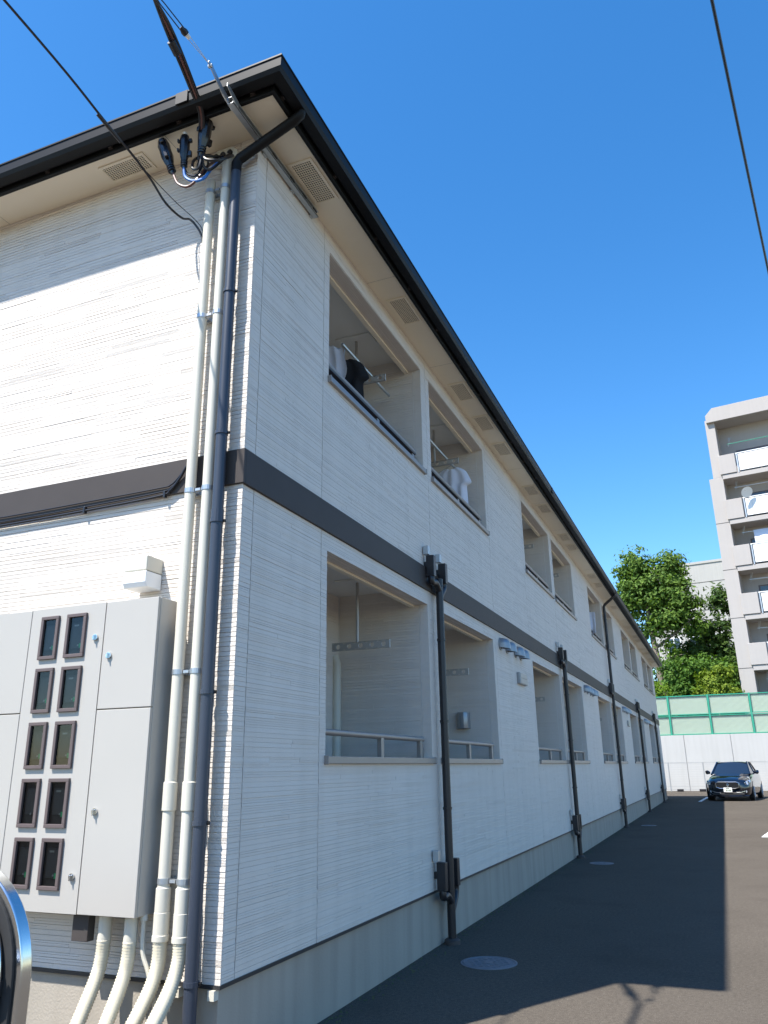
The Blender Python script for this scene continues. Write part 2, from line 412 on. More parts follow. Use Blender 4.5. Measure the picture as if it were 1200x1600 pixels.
vm = vent_meshes(9, 20, 0.205, 0.49); vme = vent_meshes(18, 8, 0.42, 0.175)
def vent(ms, loc):
    o = link(ms[0], 'soffit_vent', soffit, loc); link(ms[1], 'vent_grille', soffit, loc); link(ms[2], 'vent_opening', soffit, loc)
for y in (0.33, 2.34, 4.31, 5.33, 6.32, 8.30, 9.38, 11.42, 12.28, 15.2, 16.3, 18.5, 19.6, 22.3, 23.5, 25.7, 26.8, 29.4, 30.5, 32.6, 33.7): vent(vm, (0.062, y, ZT-0.0005))
for x in (-1.295, -3.1): vent(vme, (x, -0.225, ZT-0.0005))
fa = MB()
fa.box(OV, OV+0.028, -OV-0.028, L+OV+0.028, ZT-0.022, ZT+0.12); fa.box(-W-OV, OV, -OV-0.028, -OV, ZT-0.022, ZT+0.12)
fa.build('fascia', 'gutter', house, bev=0.003)
# box gutter: U-profile with rolled lip, run along both eaves with a mitred corner
G0, G1 = 0.345, 0.452; gz0, gz1 = ZT+0.012, ZT+0.126
prof = [(G0, gz1-0.015), (G0, gz0+0.004), (G0+0.012, gz0), (G1-0.022, gz0), (G1-0.006, gz0+0.03), (G1, gz1-0.014), (G1+0.006, gz1-0.012), (G1+0.006, gz1), (G1-0.008, gz1), (G1-0.012, gz1-0.012), (G1-0.02, gz0+0.036), (G1-0.03, gz0+0.012), (G0+0.012, gz0+0.012), (G0+0.01, gz1-0.015)]
gt = MB(); n = len(prof)
for st in range(3):
    for (d, z) in prof:
        gt.v.append([( -W-OV, -d, z), (d, -d, z), (d, L+OV, z)][st])
for st in range(2):
    for j in range(n):
        j2 = (j+1) % n; gt.f.append((st*n+j, st*n+j2, (st+1)*n+j2, (st+1)*n+j))
gt.f.append(tuple(range(n))); gt.f.append(tuple(2*n+j for j in reversed(range(n))))
gutter = gt.build('gutter', 'gutter', house)
bk = MB(); bk.box(OV+0.024, G0+0.006, -0.012, 0.012, ZT+0.03, ZT+0.045); bk.box(OV+0.026, OV+0.034, -0.018, 0.018, ZT+0.005, ZT+0.06); bk.box(G0-0.004, G0+0.002, -0.014, 0.014, ZT+0.01, ZT+0.05)
bkm = bk.mesh('gutter_bracket', 'taupe_dark')
for k in range(44): link(bkm, 'gutter_bracket', gutter, (0, -0.22+0.83*k, 0))
for k in range(10):
    o = link(bkm, 'gutter_bracket', gutter, (0.0-0.62*k+0.16, 0, 0)); o.rotation_euler = (0, 0, R(-90))
for (a, b) in ((8.9, 9.0), (17.9, 18.1), (27.0, 27.1)):
    MB().box(G1-0.001, G1+0.0085, a, b, gz0+0.02, gz1+0.002).build('gutter_joint', 'gutter', gutter)
for x in (-0.35, -3.4): MB().box(x-0.05, x+0.05, -G1-0.0085, -G1+0.001, gz0+0.02, gz1+0.002).build('gutter_joint', 'gutter', gutter)
# hip roof
rf = MB(); e = 0.42; z0 = ZT+0.125; rh = 1.9; rx = -W/2
A = [(-W-e, -e, z0), (e, -e, z0), (e, L+e, z0), (-W-e, L+e, z0)]; T = [(rx, 4.2, z0+rh), (rx, L-4.2, z0+rh)]
rf.v = A+T; rf.f = [(0, 1, 4), (1, 2, 5, 4), (2, 3, 5), (3, 0, 4, 5), (0, 3, 2, 1)]
roof = rf.build('roof', 'roof', house)
so = roof.modifiers.new('thick', 'SOLIDIFY'); so.thickness = 0.02; so.offset = 1
for k in range(60):
    y = 0.2+0.6*k
    t = min(1, (y+e)/(4.2+e), (L+e-y)/(4.2+e))
    MB().tube([(e-0.01, y, z0+0.03), (e+(rx-e)*t, y, z0+rh*t+0.03)], 0.012, 4).build('roof_seam', 'roof', roof)
    if y > L: break

# --- balconies: recess, sill, hand rail, posts, laundry hanger, sliding door
def make_balcony(z0, z1, floor, two):
    D = -1.0; ct = z1+0.16
    m = MB()
    m.quad((D, 0, floor), (D, OW, floor), (D, OW, ct), (D, 0, ct))                       # back wall
    m.quad((-0.002, 0, floor), (D, 0, floor), (D, 0, ct), (-0.002, 0, ct))                        # near side
    m.quad((-0.002, OW, floor), (D, OW, floor), (D, OW, ct), (-0.002, OW, ct))                    # far side
    m.quad((-0.002, 0, floor), (-0.002, OW, floor), (D, OW, floor), (D, 0, floor))
    m.quad((-0.17, 0, ct), (-0.17, OW, ct), (D, OW, ct), (D, 0, ct))                     # ceiling
    m.quad((-0.13, 0, floor), (-0.13, OW, floor), (-0.13, OW, z0), (-0.13, 0, z0))       # parapet inside
    m.quad((-0.13, 0, z0), (-0.13, OW, z0), (0, OW, z0), (0, 0, z0))
    m.quad((-0.17, 0, z1+0.002), (-0.17, OW, z1+0.002), (-0.17, OW, ct), (-0.17, 0, ct))
    b = m.build('balcony', 'balcony', house)
    # siding relief on the far cheek, on the back wall and under the lintel
    v, f = strips((-0.985, -0.09), (z0-0.1, ct), [], (0, OW-0.002, 0), (1, 0, 0), (0, 0, 1), (0, -1, 0), 500+two, lmin=0.2, gap=1.8)
    link(fastmesh('cheek_siding', v, f, 'siding'), 'cheek_siding', b)
    v, f = strips((-0.085, 0.004), (z0-0.02, z1), [], (0, OW-0.002, 0), (1, 0, 0), (0, 0, 1), (0, -1, 0), 510+two, lmin=0.3)
    link(fastmesh('jamb_siding', v, f, 'siding'), 'jamb_siding', b)
    v, f = strips((0.003, 0.62), (z0-0.1, ct), [], (D+0.002, 0, 0), (0, 1, 0), (0, 0, 1), (1, 0, 0), 520+two, lmin=0.2)
    link(fastmesh('back_siding', v, f, 'siding'), 'back_siding', b)
    v, f = strips((1.9, OW-0.012), (z0-0.1, ct), [], (D+0.002, 0, 0), (0, 1, 0), (0, 0, 1), (1, 0, 0), 521+two, lmin=0.2)
    link(fastmesh('back_siding', v, f, 'siding'), 'back_siding', b)
    v, f = strips((0.002, OW-0.002), (-0.135, -0.002), [], (0, 0, z1), (0, 1, 0), (1, 0, 0), (0, 0, -1), 530+two, pitch=0.019, lmin=0.5, lmax=1.4)
    link(fastmesh('lintel_siding', v, f, 'siding'), 'lintel_siding', b)
    MB().box(-0.185, -0.135, 0.002, OW-0.002, z1-0.022, z1+0.02).build('lintel_trim', 'soffit', b, bev=0.004)
    # sliding door
    dz = z0+0.55 if two else ct-0.35
    MB().box(D, D+0.03, 0.68, 1.86, floor+0.05, dz+0.0).build('door_glass', 'doorglass', b)
    fr = MB()
    for y in (0.64, 1.245, 1.85): fr.box(D, D+0.05, y, y+0.045, floor+0.02, dz+0.05)
    fr.box(D, D+0.05, 0.685, 1.85, dz, dz+0.05)
    fr.build('door_frame', 'taupe', b)
    # sill with drip nose and end caps
    s = MB(); s.box(-0.14, 0.035, -0.015, OW+0.02, z0-0.045, z0+0.006); s.box(-0.135, 0.04, -0.018, -0.01, z0-0.05, z0+0.012); s.box(-0.135, 0.04, OW+0.016, OW+0.024, z0-0.05, z0+0.012)
    s.build('sill', 'taupe', b, bev=0.004)
    # hand rail on posts
    x = -0.055; rz = z0+0.175
    MB().tube([(x, 0.0, rz), (x, OW-0.13, rz)], 0.024, 12).build('hand_rail', 'taupe', b, smooth='auto')
    MB().lathe([(0.004, 0), (0.022, 0.004), (0.0265, 0.012), (0.0265, 0.03)], (x, OW-0.145, rz), 'y', 12).build('rail_end_cap', 'taupe', b, smooth='auto')
    if two: MB().box(x-0.07, x+0.03, 0.0, OW-0.135, rz-0.05, rz-0.026).build('dark_gap_plate', 'taupe_dark', b, bev=0.003)  # added plate, its dark colour stands in for the shadowy gap below the rail
    for y in (OW*0.5, OW-0.19):
        MB().box(x-0.02, x+0.02, y-0.028, y+0.028, z0, rz-(0.052 if two else 0.01)).build('rail_post', 'taupe', b, bev=0.003)
    # ceiling-hung laundry hanger
    hx, hy = -0.5, 1.66; hz = z1-0.47 if not two else z1-0.36
    MB().box(hx-0.2, hx+0.2, hy-0.11, hy+0.11, ct-0.02, ct-0.001).build('hanger_plate', 'balcony', b, bev=0.004)
    MB().tube([(hx, hy, ct-0.01), (hx, hy, hz+0.03)], 0.015, 10).build('hanger_pole', 'alu', b, smooth='auto')
    # arm: a flat bar with round holes (outline loops joined hole by hole)
    a = MB(); x0, x1, hh = -0.76, -0.17, 0.034; nh = 5; w = (x1-x0)/nh; hr = 0.024
    for i in range(nh):
        cx = x0+w*(i+0.5); no = 16
        for j in range(no):
            t0, t1 = 2*math.pi*j/no, 2*math.pi*(j+1)/no
            def outer(t):
                c, s_ = math.cos(t), math.sin(t); k = min(w/2/max(abs(c), 1e-6), hh/max(abs(s_), 1e-6)); return cx+c*k, hz+s_*k
            def inner(t): return cx+hr*math.cos(t), hz+hr*math.sin(t)
            o0, o1, i0, i1 = outer(t0), outer(t1), inner(t0), inner(t1)
            for yy in (hy-0.008, hy+0.008): a.quad((o0[0], yy, o0[1]), (o1[0], yy, o1[1]), (i1[0], yy, i1[1]), (i0[0], yy, i0[1]))
            a.quad((i0[0], hy-0.008, i0[1]), (i1[0], hy-0.008, i1[1]), (i1[0], hy+0.008, i1[1]), (i0[0], hy+0.008, i0[1]))
    a.box(x0, x1, hy-0.011, hy+0.011, hz-hh-0.004, hz-hh); a.box(x0, x1, hy-0.011, hy+0.011, hz+hh, hz+hh+0.004)
    a.box(x0-0.004, x0, hy-0.011, hy+0.011, hz-hh-0.004, hz+hh+0.004); a.box(x1, x1+0.004, hy-0.011, hy+0.011, hz-hh-0.004, hz+hh+0.004)
    a.build('hanger_arm', 'alu', b)
    if not two:
        MB().tube([(D+0.03, OW-0.1, floor), (D+0.03, OW-0.1, 2.55), (D, OW-0.1, 2.62)], 0.045, 12).build('duct_cover', 'cream', b, smooth='auto')
    return b
bal1 = make_balcony(H1[0], H1[1], 0.55, 0); bal2 = make_balcony(H2[0], H2[1], 3.52, 1)
for i, s in enumerate(starts):
    for b in (bal1, bal2):
        if i == 0: b.location = (0, s, 0)
        else: copy_tree(b, house, (0, s, 0))
# dark half-round wall lamp on the second ground-floor cheek
lm = MB().prism([(-0.52+0.0, 0), (-0.52, -0.03), (-0.50, -0.07), (-0.46, -0.095), (-0.41, -0.095), (-0.37, -0.07), (-0.35, -0.03), (-0.35, 0)], 'z', 1.985, 2.185)
lm.v = [(a, b+5.995+0.008, c) for a, b, c in lm.v]
tag(lm.build('balcony_lamp', 'hood', None, smooth='auto', bev=0.004), 'grey half-round lamp on the side wall of the second ground-floor balcony', 'wall lamp')

# --- exhaust hoods and grey vent boxes on the long front
hd = MB(); ns, nl = 12, 6
for i in range(nl+2):
    a = R(90)*min(i, nl)/nl
    for j in range(ns+1):
        b = math.pi*j/ns; r = 0.08
        x = 0.012+0.125*math.sin(a)*math.sin(b)**0.6; z = r*math.cos(a)*math.sin(b)
        if i == nl+1: z = -0.055-0.02*math.sin(b); x *= 1.06
        hd.v.append((x, r*math.cos(b), z))
for i in range(nl+1):
    for j in range(ns):
        q = i*(ns+1)+j; hd.f.append((q, q+1, q+ns+2, q+ns+1))
hdm = hd.mesh('exhaust_hood', 'hood', True)
plt = MB().lathe([(0.088, 0.0), (0.088, 0.014), (0.07, 0.016)], (0, 0, 0), 'x', 20).mesh('hood_plate', 'hood')
dk = MB().lathe([(0.068, 0.012), (0.066, 0.0175)], (0, 0, 0), 'x', 20).mesh('hood_mouth', 'dark')
for k in range(4):
    for y in (6.38, 6.74, 7.24, 7.56):
        h = link(hdm, 'exhaust_hood', house, (0.004, y+PER*k, 3.085))
        link(plt, 'hood_plate', h); link(dk, 'hood_mouth', h)
for k in (0, 2):
    y = 7.25+PER*k
    vb = MB().box(0.004, 0.05, y, y+0.46, 2.64, 2.80).build('vent_box', 'hood', house, bev=0.006)
    MB().box(0.049, 0.056, y+0.02, y+0.44, 2.725, 2.79).build('vent_louvre', 'hood', vb, bev=0.003)
    MB().box(0.049, 0.056, y+0.02, y+0.44, 2.65, 2.715).build('vent_louvre', 'hood', vb, bev=0.003)

# ================================================================== DOWNPIPES
def downpipe(y, label, to_gutter=False):
    d = empty('downpipe', (0, y, 0)); tag(d, label, 'downpipe', 'black downpipes along the long front')
    X = 0.085; r = 0.038
    top = 3.38
    p = MB()
    if to_gutter:
        path = [(X, 0, 0.02), (X, 0, 5.45), (X, 0, 5.66), (X+0.03, 0, 5.72), (0.37, 0, 5.92), (0.40, 0, 5.95), (0.40, 0, 6.0)]
    else:
        path = [(X, 0, 0.02), (X, 0, top-0.12), (X, 0, top)]
    p.tube(path, r, 14); p.build('pipe', 'black', d, smooth='auto')
    MB().lathe([(0.075, 0.0), (0.072, 0.035), (0.05, 0.05)], (X, 0, 0), 'z', 14).build('base_collar', 'band', d, smooth='auto')
    for z in (1.15, 1.95, 2.75) + ((4.3, 5.3) if to_gutter else ()):
        MB().lathe([(r+0.006, -0.012), (r+0.006, 0.012)], (X, 0, z), 'z', 14).build('pipe_clip', 'black', d)
        MB().tube([(X, -r-0.002, z), (X, -r-0.014, z)], 0.009, 6).build('clip_bolt', 'black', d)
    def catch(y0, z0, z1, zj, sz=0.036):
        b = MB()
        b.box(X-0.05, X+0.035, y0-sz, y0+sz, z0, z1); b.box(X-0.08, X-0.05, y0-sz*0.6, y0+sz*0.6, z0+0.1, z0+0.16)
        c = b.build('catch_box', 'black', d, bev=0.006)
        MB().tube(smooth_path([(X-0.005, y0, z0+0.02), (X-0.005, y0, z0-0.05), (X, y0*0.5, zj+0.05), (X, 0, zj-0.02)], 5), 0.033, 12).build('elbow', 'black', d, smooth='auto')
        return c
    catch(-0.22, 3.36, 3.58, 3.27); catch(0.16, 3.36, 3.58, 3.20)
    catch(-0.2, 0.46, 0.70, 0.36); catch(0.17, 0.46, 0.70, 0.28)
    for z in (3.56, 0.68):
        for yy in (-0.24, 0.13) if z > 3 else (-0.24,):
            MB().box(0.014, 0.07, yy-0.03, yy+0.035, z+0.03, z+0.12).build('overflow_spout', 'galv', d, bev=0.003)
    return d
for k, (lb) in enumerate(('first black downpipe from the near corner, between the nearest two ground-floor balconies',
        'second black downpipe from the near corner, short, stopping at the brown band',
        'tall black downpipe that bends up to the gutter, third from the near corner',
        'fourth black downpipe from the near corner, just past the one reaching the gutter',
        'farthest black downpipe, at the far end of the long white front')):
    downpipe(3.62+PER*k, lb, k == 2)
# blue-grey corner downpipe on the end wall
cd = empty('corner_downpipe', (-0.115, -0.085, 0)); tag(cd, 'blue-grey downpipe running down the sunlit end wall beside the corner', 'downpipe')
MB().tube([(0, 0, 0.0), (0, 0, 5.64), (0, 0, 5.67)], 0.036, 16).build('pipe', 'bluegrey', cd, smooth='auto')
MB().tube([(0.0, 0.0, 5.62), (0, 0, 5.695), (0.022, 0.004, 5.735), (0.46, 0.02, 5.93), (0.50, 0.022, 5.96), (0.51, 0.022, 6.0)], 0.0375, 16).build('elbow', 'gutter', cd, smooth='auto')
for z in (4.62, 3.57, 2.98, 1.95, 1.25, 0.48):
    MB().lathe([(0.042, -0.012), (0.042, 0.012)], (0, 0, z), 'z', 16).build('pipe_clip', 'bluegrey', cd)
    MB().tube([(0.036, 0.01, z), (0.052, 0.014, z)], 0.010, 6).build('clip_bolt', 'gutter', cd)
MB().lathe([(0.0395, -0.03), (0.0395, 0.03)], (0, 0, 3.02), 'z', 16).build('coupling', 'bluegrey', cd)

# ================================================================== CONDUITS ON THE END WALL
def conduit(x, ztop, label, flex):
    c = empty('conduit', (x, -0.075, 0)); tag(c, label, 'conduit', 'cream cable conduits on the end wall')
    MB().tube([(0, 0, 0.86), (0, 0, ztop)], 0.034, 18).build('pipe', 'cream', c, smooth='auto')
    MB().lathe([(0.034, 0), (0.0405, 0.004), (0.0405, 0.15), (0.034, 0.156)], (0, 0, 1.31), 'z', 18).build('coupling', 'cream', c, smooth='auto')
    MB().lathe([(0.034, 0), (0.041, 0.004), (0.041, 0.12), (0.034, 0.125)], (0, 0, 0.80), 'z', 18).build('coupling', 'cream', c, smooth='auto')
    MB().lathe([(0.043, 0), (0.046, 0.004), (0.046, 0.03), (0.043, 0.034), (0.043, 0.14), (0.038, 0.145)], (0, 0, 0.66), 'z', 18).build('end_fitting', 'cream', c, smooth='auto')
    flexpipe(flex, c)
    return c
def flexpipe(pts, parent, r=0.037):
    P = smooth_path(pts, 10); Q = []; rr = []
    # resample at the corrugation pitch
    acc = 0; pitch = 0.0075; last = P[0]; Q.append(P[0]); 
    for a, b in zip(P[:-1], P[1:]):
        seg = (b-a).length; t = pitch-acc
        while t <= seg: Q.append(a+(b-a)*(t/seg)); t += pitch
        acc = (acc+seg) % pitch
    rr = [r+(0.0035 if i % 2 else -0.003) for i in range(len(Q))]
    return MB().tube(Q, rr, 14).build('flexible_pipe', 'flexp', parent, smooth=True)
conduit(-0.335, 5.62, 'cream conduit nearer the meter cabinet, left of the pair', [(0, 0, 0.68), (0.005, -0.01, 0.56), (0.0, -0.06, 0.44), (-0.02, -0.2, 0.26), (-0.05, -0.38, 0.06), (-0.06, -0.44, -0.02)])
conduit(-0.205, 5.76, 'cream conduit beside the blue-grey downpipe, right of the pair', [(0, 0, 0.68), (0.005, -0.01, 0.58), (0.0, -0.06, 0.46), (-0.01, -0.2, 0.30), (-0.03, -0.42, 0.08), (-0.04, -0.5, -0.02)])
for z in (5.52, 4.48, 3.21, 2.075, 0.955):
    s = MB()
    s.lathe([(0.0375, -0.015), (0.0375, 0.015)], (-0.335, -0.075, z), 'z', 18); s.lathe([(0.0375, -0.015), (0.0375, 0.015)], (-0.205, -0.075, z), 'z', 18)
    s.box(-0.36, -0.18, -0.028, -0.01, z-0.018, z+0.018); s.box(-0.288, -0.252, -0.09, -0.06, z-0.008, z+0.008); s.box(-0.30, -0.298, -0.09, -0.03, z-0.012, z+0.012); s.box(-0.243, -0.241, -0.09, -0.03, z-0.012, z+0.012)
    o = s.build('pipe_clamp', 'galv', None)
    tag(o, {5.52: 'topmost', 4.48: 'second from top', 3.21: 'middle', 2.075: 'second from bottom', 0.955: 'lowest'}[z]+' steel clamp holding the two cream conduits to the end wall', 'pipe clamp', 'clamps on the cream conduits')
# entry plate with three cable holes under the eave
pl = empty('entry_plate', (-0.265, -0.012, 5.85)); tag(pl, 'pale rounded cable entry plate on the end wall under the eave', 'cable plate')
out = [(0.1*math.cos(2*math.pi*i/24)*1.0+(0.02 if math.cos(2*math.pi*i/24) > 0 else -0.02), 0.075*math.sin(2*math.pi*i/24)) for i in range(24)]
MB().prism(out, 'y', -0.03, 0.0).build('plate', 'cream', pl, bev=0.004)
for dx in (-0.06, 0.0, 0.06): MB().lathe([(0.02, -0.045), (0.02, -0.028)], (dx, 0, 0.015), 'y', 14).build('grommet', 'joint', pl)

# ================================================================== METER CABINET
cab = empty('meter_cabinet', (0, 0, 0)); tag(cab, 'pale grey steel meter cabinet on the end wall with ten brown-framed viewing windows', 'meter cabinet')
XR, XL, YF, ZB, ZC = -0.415, -1.80, -0.2, 0.785, 2.515
cb = MB()
cb.box(XL, XR, YF+0.022, -0.004, ZB, ZC)
body = cb.build('cabinet_body', 'cabinet', cab, bev=0.004)
sx1, sx2 = -0.808, -1.405; sz = 1.872; g = 0.003
wins = []
for r in range(5):
    zt = 2.458-0.3195*r*1.0-(0.0 if r < 1 else 0.004*r)
    for (xa, xb) in ((-1.304, -1.170), (-1.096, -0.950)): wins.append((xa, xb, zt-0.262, zt))
# right column: two doors, middle: one door with the window holes, left: two doors
for (xa, xb, za, zb) in ((sx1+g, XR, sz+g, ZC), (sx1+g, XR, ZB, sz-g), (XL, sx2-g, sz+g, ZC), (XL, sx2-g, ZB, sz-g)):
    MB().box(xa, xb, YF, YF+0.02, za, zb).build('door_panel', 'cabinet', cab, bev=0.003)
dm = MB()
xs = sorted({sx2+g, sx1-g, *[w[0] for w in wins], *[w[1] for w in wins]}); zs = sorted({ZB, ZC, *[w[2] for w in wins], *[w[3] for w in wins]})
for a, b in zip(xs[:-1], xs[1:]):
    for c, d in zip(zs[:-1], zs[1:]):
        cx, cz = (a+b)/2, (c+d)/2
        if any(w[0] < cx < w[1] and w[2] < cz < w[3] for w in wins): continue
        dm.quad((a, YF, c), (b, YF, c), (b, YF, d), (a, YF, d))
dm.quad((sx2+g, YF, ZB), (sx2+g, YF+0.02, ZB), (sx2+g, YF+0.02, ZC), (sx2+g, YF, ZC)); dm.quad((sx1-g, YF, ZB), (sx1-g, YF+0.02, ZB), (sx1-g, YF+0.02, ZC), (sx1-g, YF, ZC))
dm.quad((sx2+g, YF, ZB), (sx1-g, YF, ZB), (sx1-g, YF+0.02, ZB), (sx2+g, YF+0.02, ZB)); dm.quad((sx2+g, YF, ZC), (sx1-g, YF, ZC), (sx1-g, YF+0.02, ZC), (sx2+g, YF+0.02, ZC))
dm.build('door_panel', 'cabinet', cab)
rnd = random.Random(4)
for i, (xa, xb, za, zb) in enumerate(wins):
    t = 0.017
    fr = MB(); y0, y1 = YF-0.016, YF+0.006
    fr.box(xa-0.004, xb+0.004, y0, y1, za-0.004, za+t); fr.box(xa-0.004, xb+0.004, y0, y1, zb-t, zb+0.004); fr.box(xa-0.004, xa+t, y0, y1, za+t, zb-t); fr.box(xb-t, xb+0.004, y0, y1, za+t, zb-t)
    w = fr.build('viewing_window', 'winframe', cab, bev=0.0025)
    # dark recess with the meter's face inside
    MB().box(xa+t-0.004, xb-t+0.004, YF+0.012, YF+0.0205, za+t-0.004, zb-t+0.004).build('recess', 'dark', w)
    ma, mb_ = xa+0.026, xb-0.024
    MB().box(ma, mb_, YF+0.007, YF+0.0125, za+0.05+rnd.uniform(0, .02), zb-0.05).build('meter', 'meter', w, bev=0.002)
    if i != 6: MB().box(mb_-0.026, mb_-0.002, YF+0.0045, YF+0.0072, za+0.055, za+0.083).build('green_label', 'green_led', w)
    MB().lathe([(0.006, 0), (0.006, 0.003)], (mb_-0.034, YF+0.004, za+0.07), 'y', 10).build('button', 'hood', w)
    for q in range(3): MB().box(mb_-0.016, mb_-0.004, YF+0.0045, YF+0.0072, za+0.092+0.011*q, za+0.097+0.011*q).build('label_line', 'hood', w)
    if i % 2: MB().box(ma+0.02, ma+0.055, YF+0.0045, YF+0.0072, zb-0.072, zb-0.062).build('display', 'hood', w)
    MB().box(xa+t, xb-t, YF-0.003, YF-0.001, za+t, zb-t).build('pane', 'glass', w)
for (x, z) in ((-0.866, 2.303), (-0.749, 2.186), (-0.743, 1.311), (-0.861, 0.971)):
    MB().lathe([(0.019, -0.012), (0.019, -0.004), (0.015, 0.0)], (x, YF, z), 'y', 16).build('lock_boss', 'chrome', cab, smooth='auto')
    MB().box(x-0.004, x+0.004, YF-0.026, YF-0.01, z-0.02, z+0.012).build('lock_handle', 'chrome', cab, bev=0.003)
MB().box(-0.868, -0.758, -0.155, -0.10, 0.645, ZB).build('breather_box', 'band', cab, bev=0.003)
for x, fx in ((-0.675, -0.06), (-0.50, -0.07)):
    s = MB().lathe([(0.036, 0), (0.036, 0.16)], (x, -0.115, 0.635), 'z', 16).build('cable_spigot', 'cream', cab, smooth='auto')
    flexpipe([(x, -0.115, 0.66), (x, -0.12, 0.58), (x, -0.15, 0.48), (x+0.01, -0.27, 0.30), (x+fx*0.4+0.05, -0.42, 0.1), (x+fx*0.5+0.06, -0.5, -0.02)], cab, 0.036)
MB().tube(smooth_path([(-0.43, -0.10, 0.79), (-0.43, -0.10, 0.70), (-0.42, -0.10, 0.60), (-0.38, -0.09, 0.5), (-0.33, -0.07, 0.3), (-0.32, -0.05, 0.0)]), 0.012, 8).build('earth_wire', 'cream', cab, smooth='auto')
MB().lathe([(0.022, 0), (0.018, 0.03)], (-0.43, -0.10, 0.76), 'z', 10).build('gland', 'cream', cab)

# lamp box above the cabinet
wl_ = empty('wall_lamp', (-0.645, 0, 2.6)); tag(wl_, 'small cream box lamp on the end wall above the meter cabinet', 'wall lamp')
MB().box(-0.085, 0.085, -0.16, -0.004, 0.105, 0.2).build('housing', 'cream', wl_, bev=0.006)
MB().prism([(-0.012, 0.0), (-0.012, 0.1), (-0.165, 0.1), (-0.165, 0.03), (-0.15, 0.0)], 'x', -0.088, 0.088).build('diffuser', 'white', wl_, bev=0.006)

# ================================================================== CABLES
def cable(name, pts, r, m, label, cat='cable', n=7, sub=8, group=None):
    o = MB().tube(smooth_path(pts, sub), r, n).build(name, m, None, smooth='auto'); tag(o, label, cat, group); return o
# wires lying along the brown belt
for i, (dz, r, lb) in enumerate(((0.0, 0.009, 'thickest black cable under the brown belt on the end wall'), (0.028, 0.005, 'middle thin black wire along the brown belt of the end wall'), (0.062, 0.005, 'upper thin black wire along the brown belt of the end wall'))):
    cable('belt_wire', [(-8.0, -0.034, 3.235+dz), (-3.0, -0.034, 3.22+dz), (-2.0, -0.034, 3.205+dz+0.008), (-1.23, -0.034, 3.218+dz), (-0.62, -0.034, 3.232+dz*0.9), (-0.52, -0.036, 3.26+dz*0.6), (-0.45, -0.04, 3.33+dz*0.3), (-0.40, -0.045, 3.40), (-0.35, -0.036, 3.44)], r, 'cable', lb, group='wires on the belt')
for x, z in ((-1.23, 3.215), (-0.565, 3.23)): tag(MB().box(x-0.008, x+0.008, -0.046, -0.02, z-0.016, z+0.03).build('cable_clip', 'cable', None, bev=0.002), 'small black cable clip on the belt %s' % ('far from the conduits' if x < -1 else 'close to the conduits'), 'cable clip')
# steel strain bracket under the eave
br = empty('steel_bracket', (0, 0, 0)); tag(br, 'galvanised steel channel arm under the eave corner holding the service cable', 'bracket')
ch = MB(); ch.box(0.018, 0.022, -0.42, 0.86, 5.872, 5.93); ch.box(0.022, 0.062, -0.42, 0.86, 5.926, 5.93); ch.box(0.022, 0.062, -0.42, 0.86, 5.872, 5.876)
ch.box(0.058, 0.062, -0.42, 0.86, 5.872, 5.884); ch.box(0.058, 0.062, -0.42, 0.86, 5.918, 5.926); ch.build('channel', 'galv', br)
tp = MB().prism([(-0.36, 5.872), (-0.36, 5.93), (-0.47, 5.955), (-0.60, 6.02), (-0.65, 6.03), (-0.66, 6.0), (-0.60, 5.97), (-0.48, 5.90)], 'x', 0.012, 0.0175); tp.build('tip_plate', 'galv', br)
MB().prism([(-0.36, 5.874), (-0.36, 5.928), (-0.44, 5.95), (-0.5, 5.965), (-0.5, 5.935), (-0.44, 5.9)], 'x', 0.0625, 0.067).build('tip_plate', 'galv', br)
MB().tube([(0.0, -0.63, 6.0), (0.03, -0.63, 6.0)], 0.012, 8).build('tip_bolt', 'galv', br)
for y in (0.15, 0.42, 0.62, 0.8): MB().box(0.056, 0.0635, y-0.03, y+0.03, 5.893, 5.909).build('slot', 'dark', br)
for y in (0.08, 0.5, 0.82): MB().box(0.004, 0.02, y-0.025, y+0.025, 5.86, 5.94).build('foot_plate', 'galv', br)

TIP = (0.015, -0.635, 6.005); INS = (-0.03, -0.86, 6.07); POLE = (-0.75, -8.6)
ins = empty('strain_insulator', INS); tag(ins, 'small white and black strain insulator on the wire above the eave', 'insulator')
d = Vector((0.045, 0.225, -0.065)).normalized()
MB().tube([tuple(d*0.01), tuple(d*0.045)], [0.018, 0.014], 10).build('porcelain', 'porcelain', ins, smooth='auto')
MB().tube([tuple(d*-0.035), tuple(d*-0.005), tuple(d*0.015)], [0.012, 0.024, 0.022], 10).build('cap', 'cable', ins, smooth='auto')
for s in (-1, 1): MB().tube([tuple(d*0.03+Vector((0.012*s, 0, 0))), tuple(Vector(TIP)-Vector(INS))], 0.0025, 5).build('tie_wire', 'galv', ins)
KN = (-0.14, -1.12, 6.24)
for s in (-1, 1): MB().tube([tuple(d*-0.02+Vector((0.012*s, 0, 0.005*s))), tuple((Vector(KN)-Vector(INS))*0.6+Vector((0.014*s, 0, 0))), tuple(Vector(KN)-Vector(INS))], 0.004, 5).build('loop_wire', 'cable', ins)
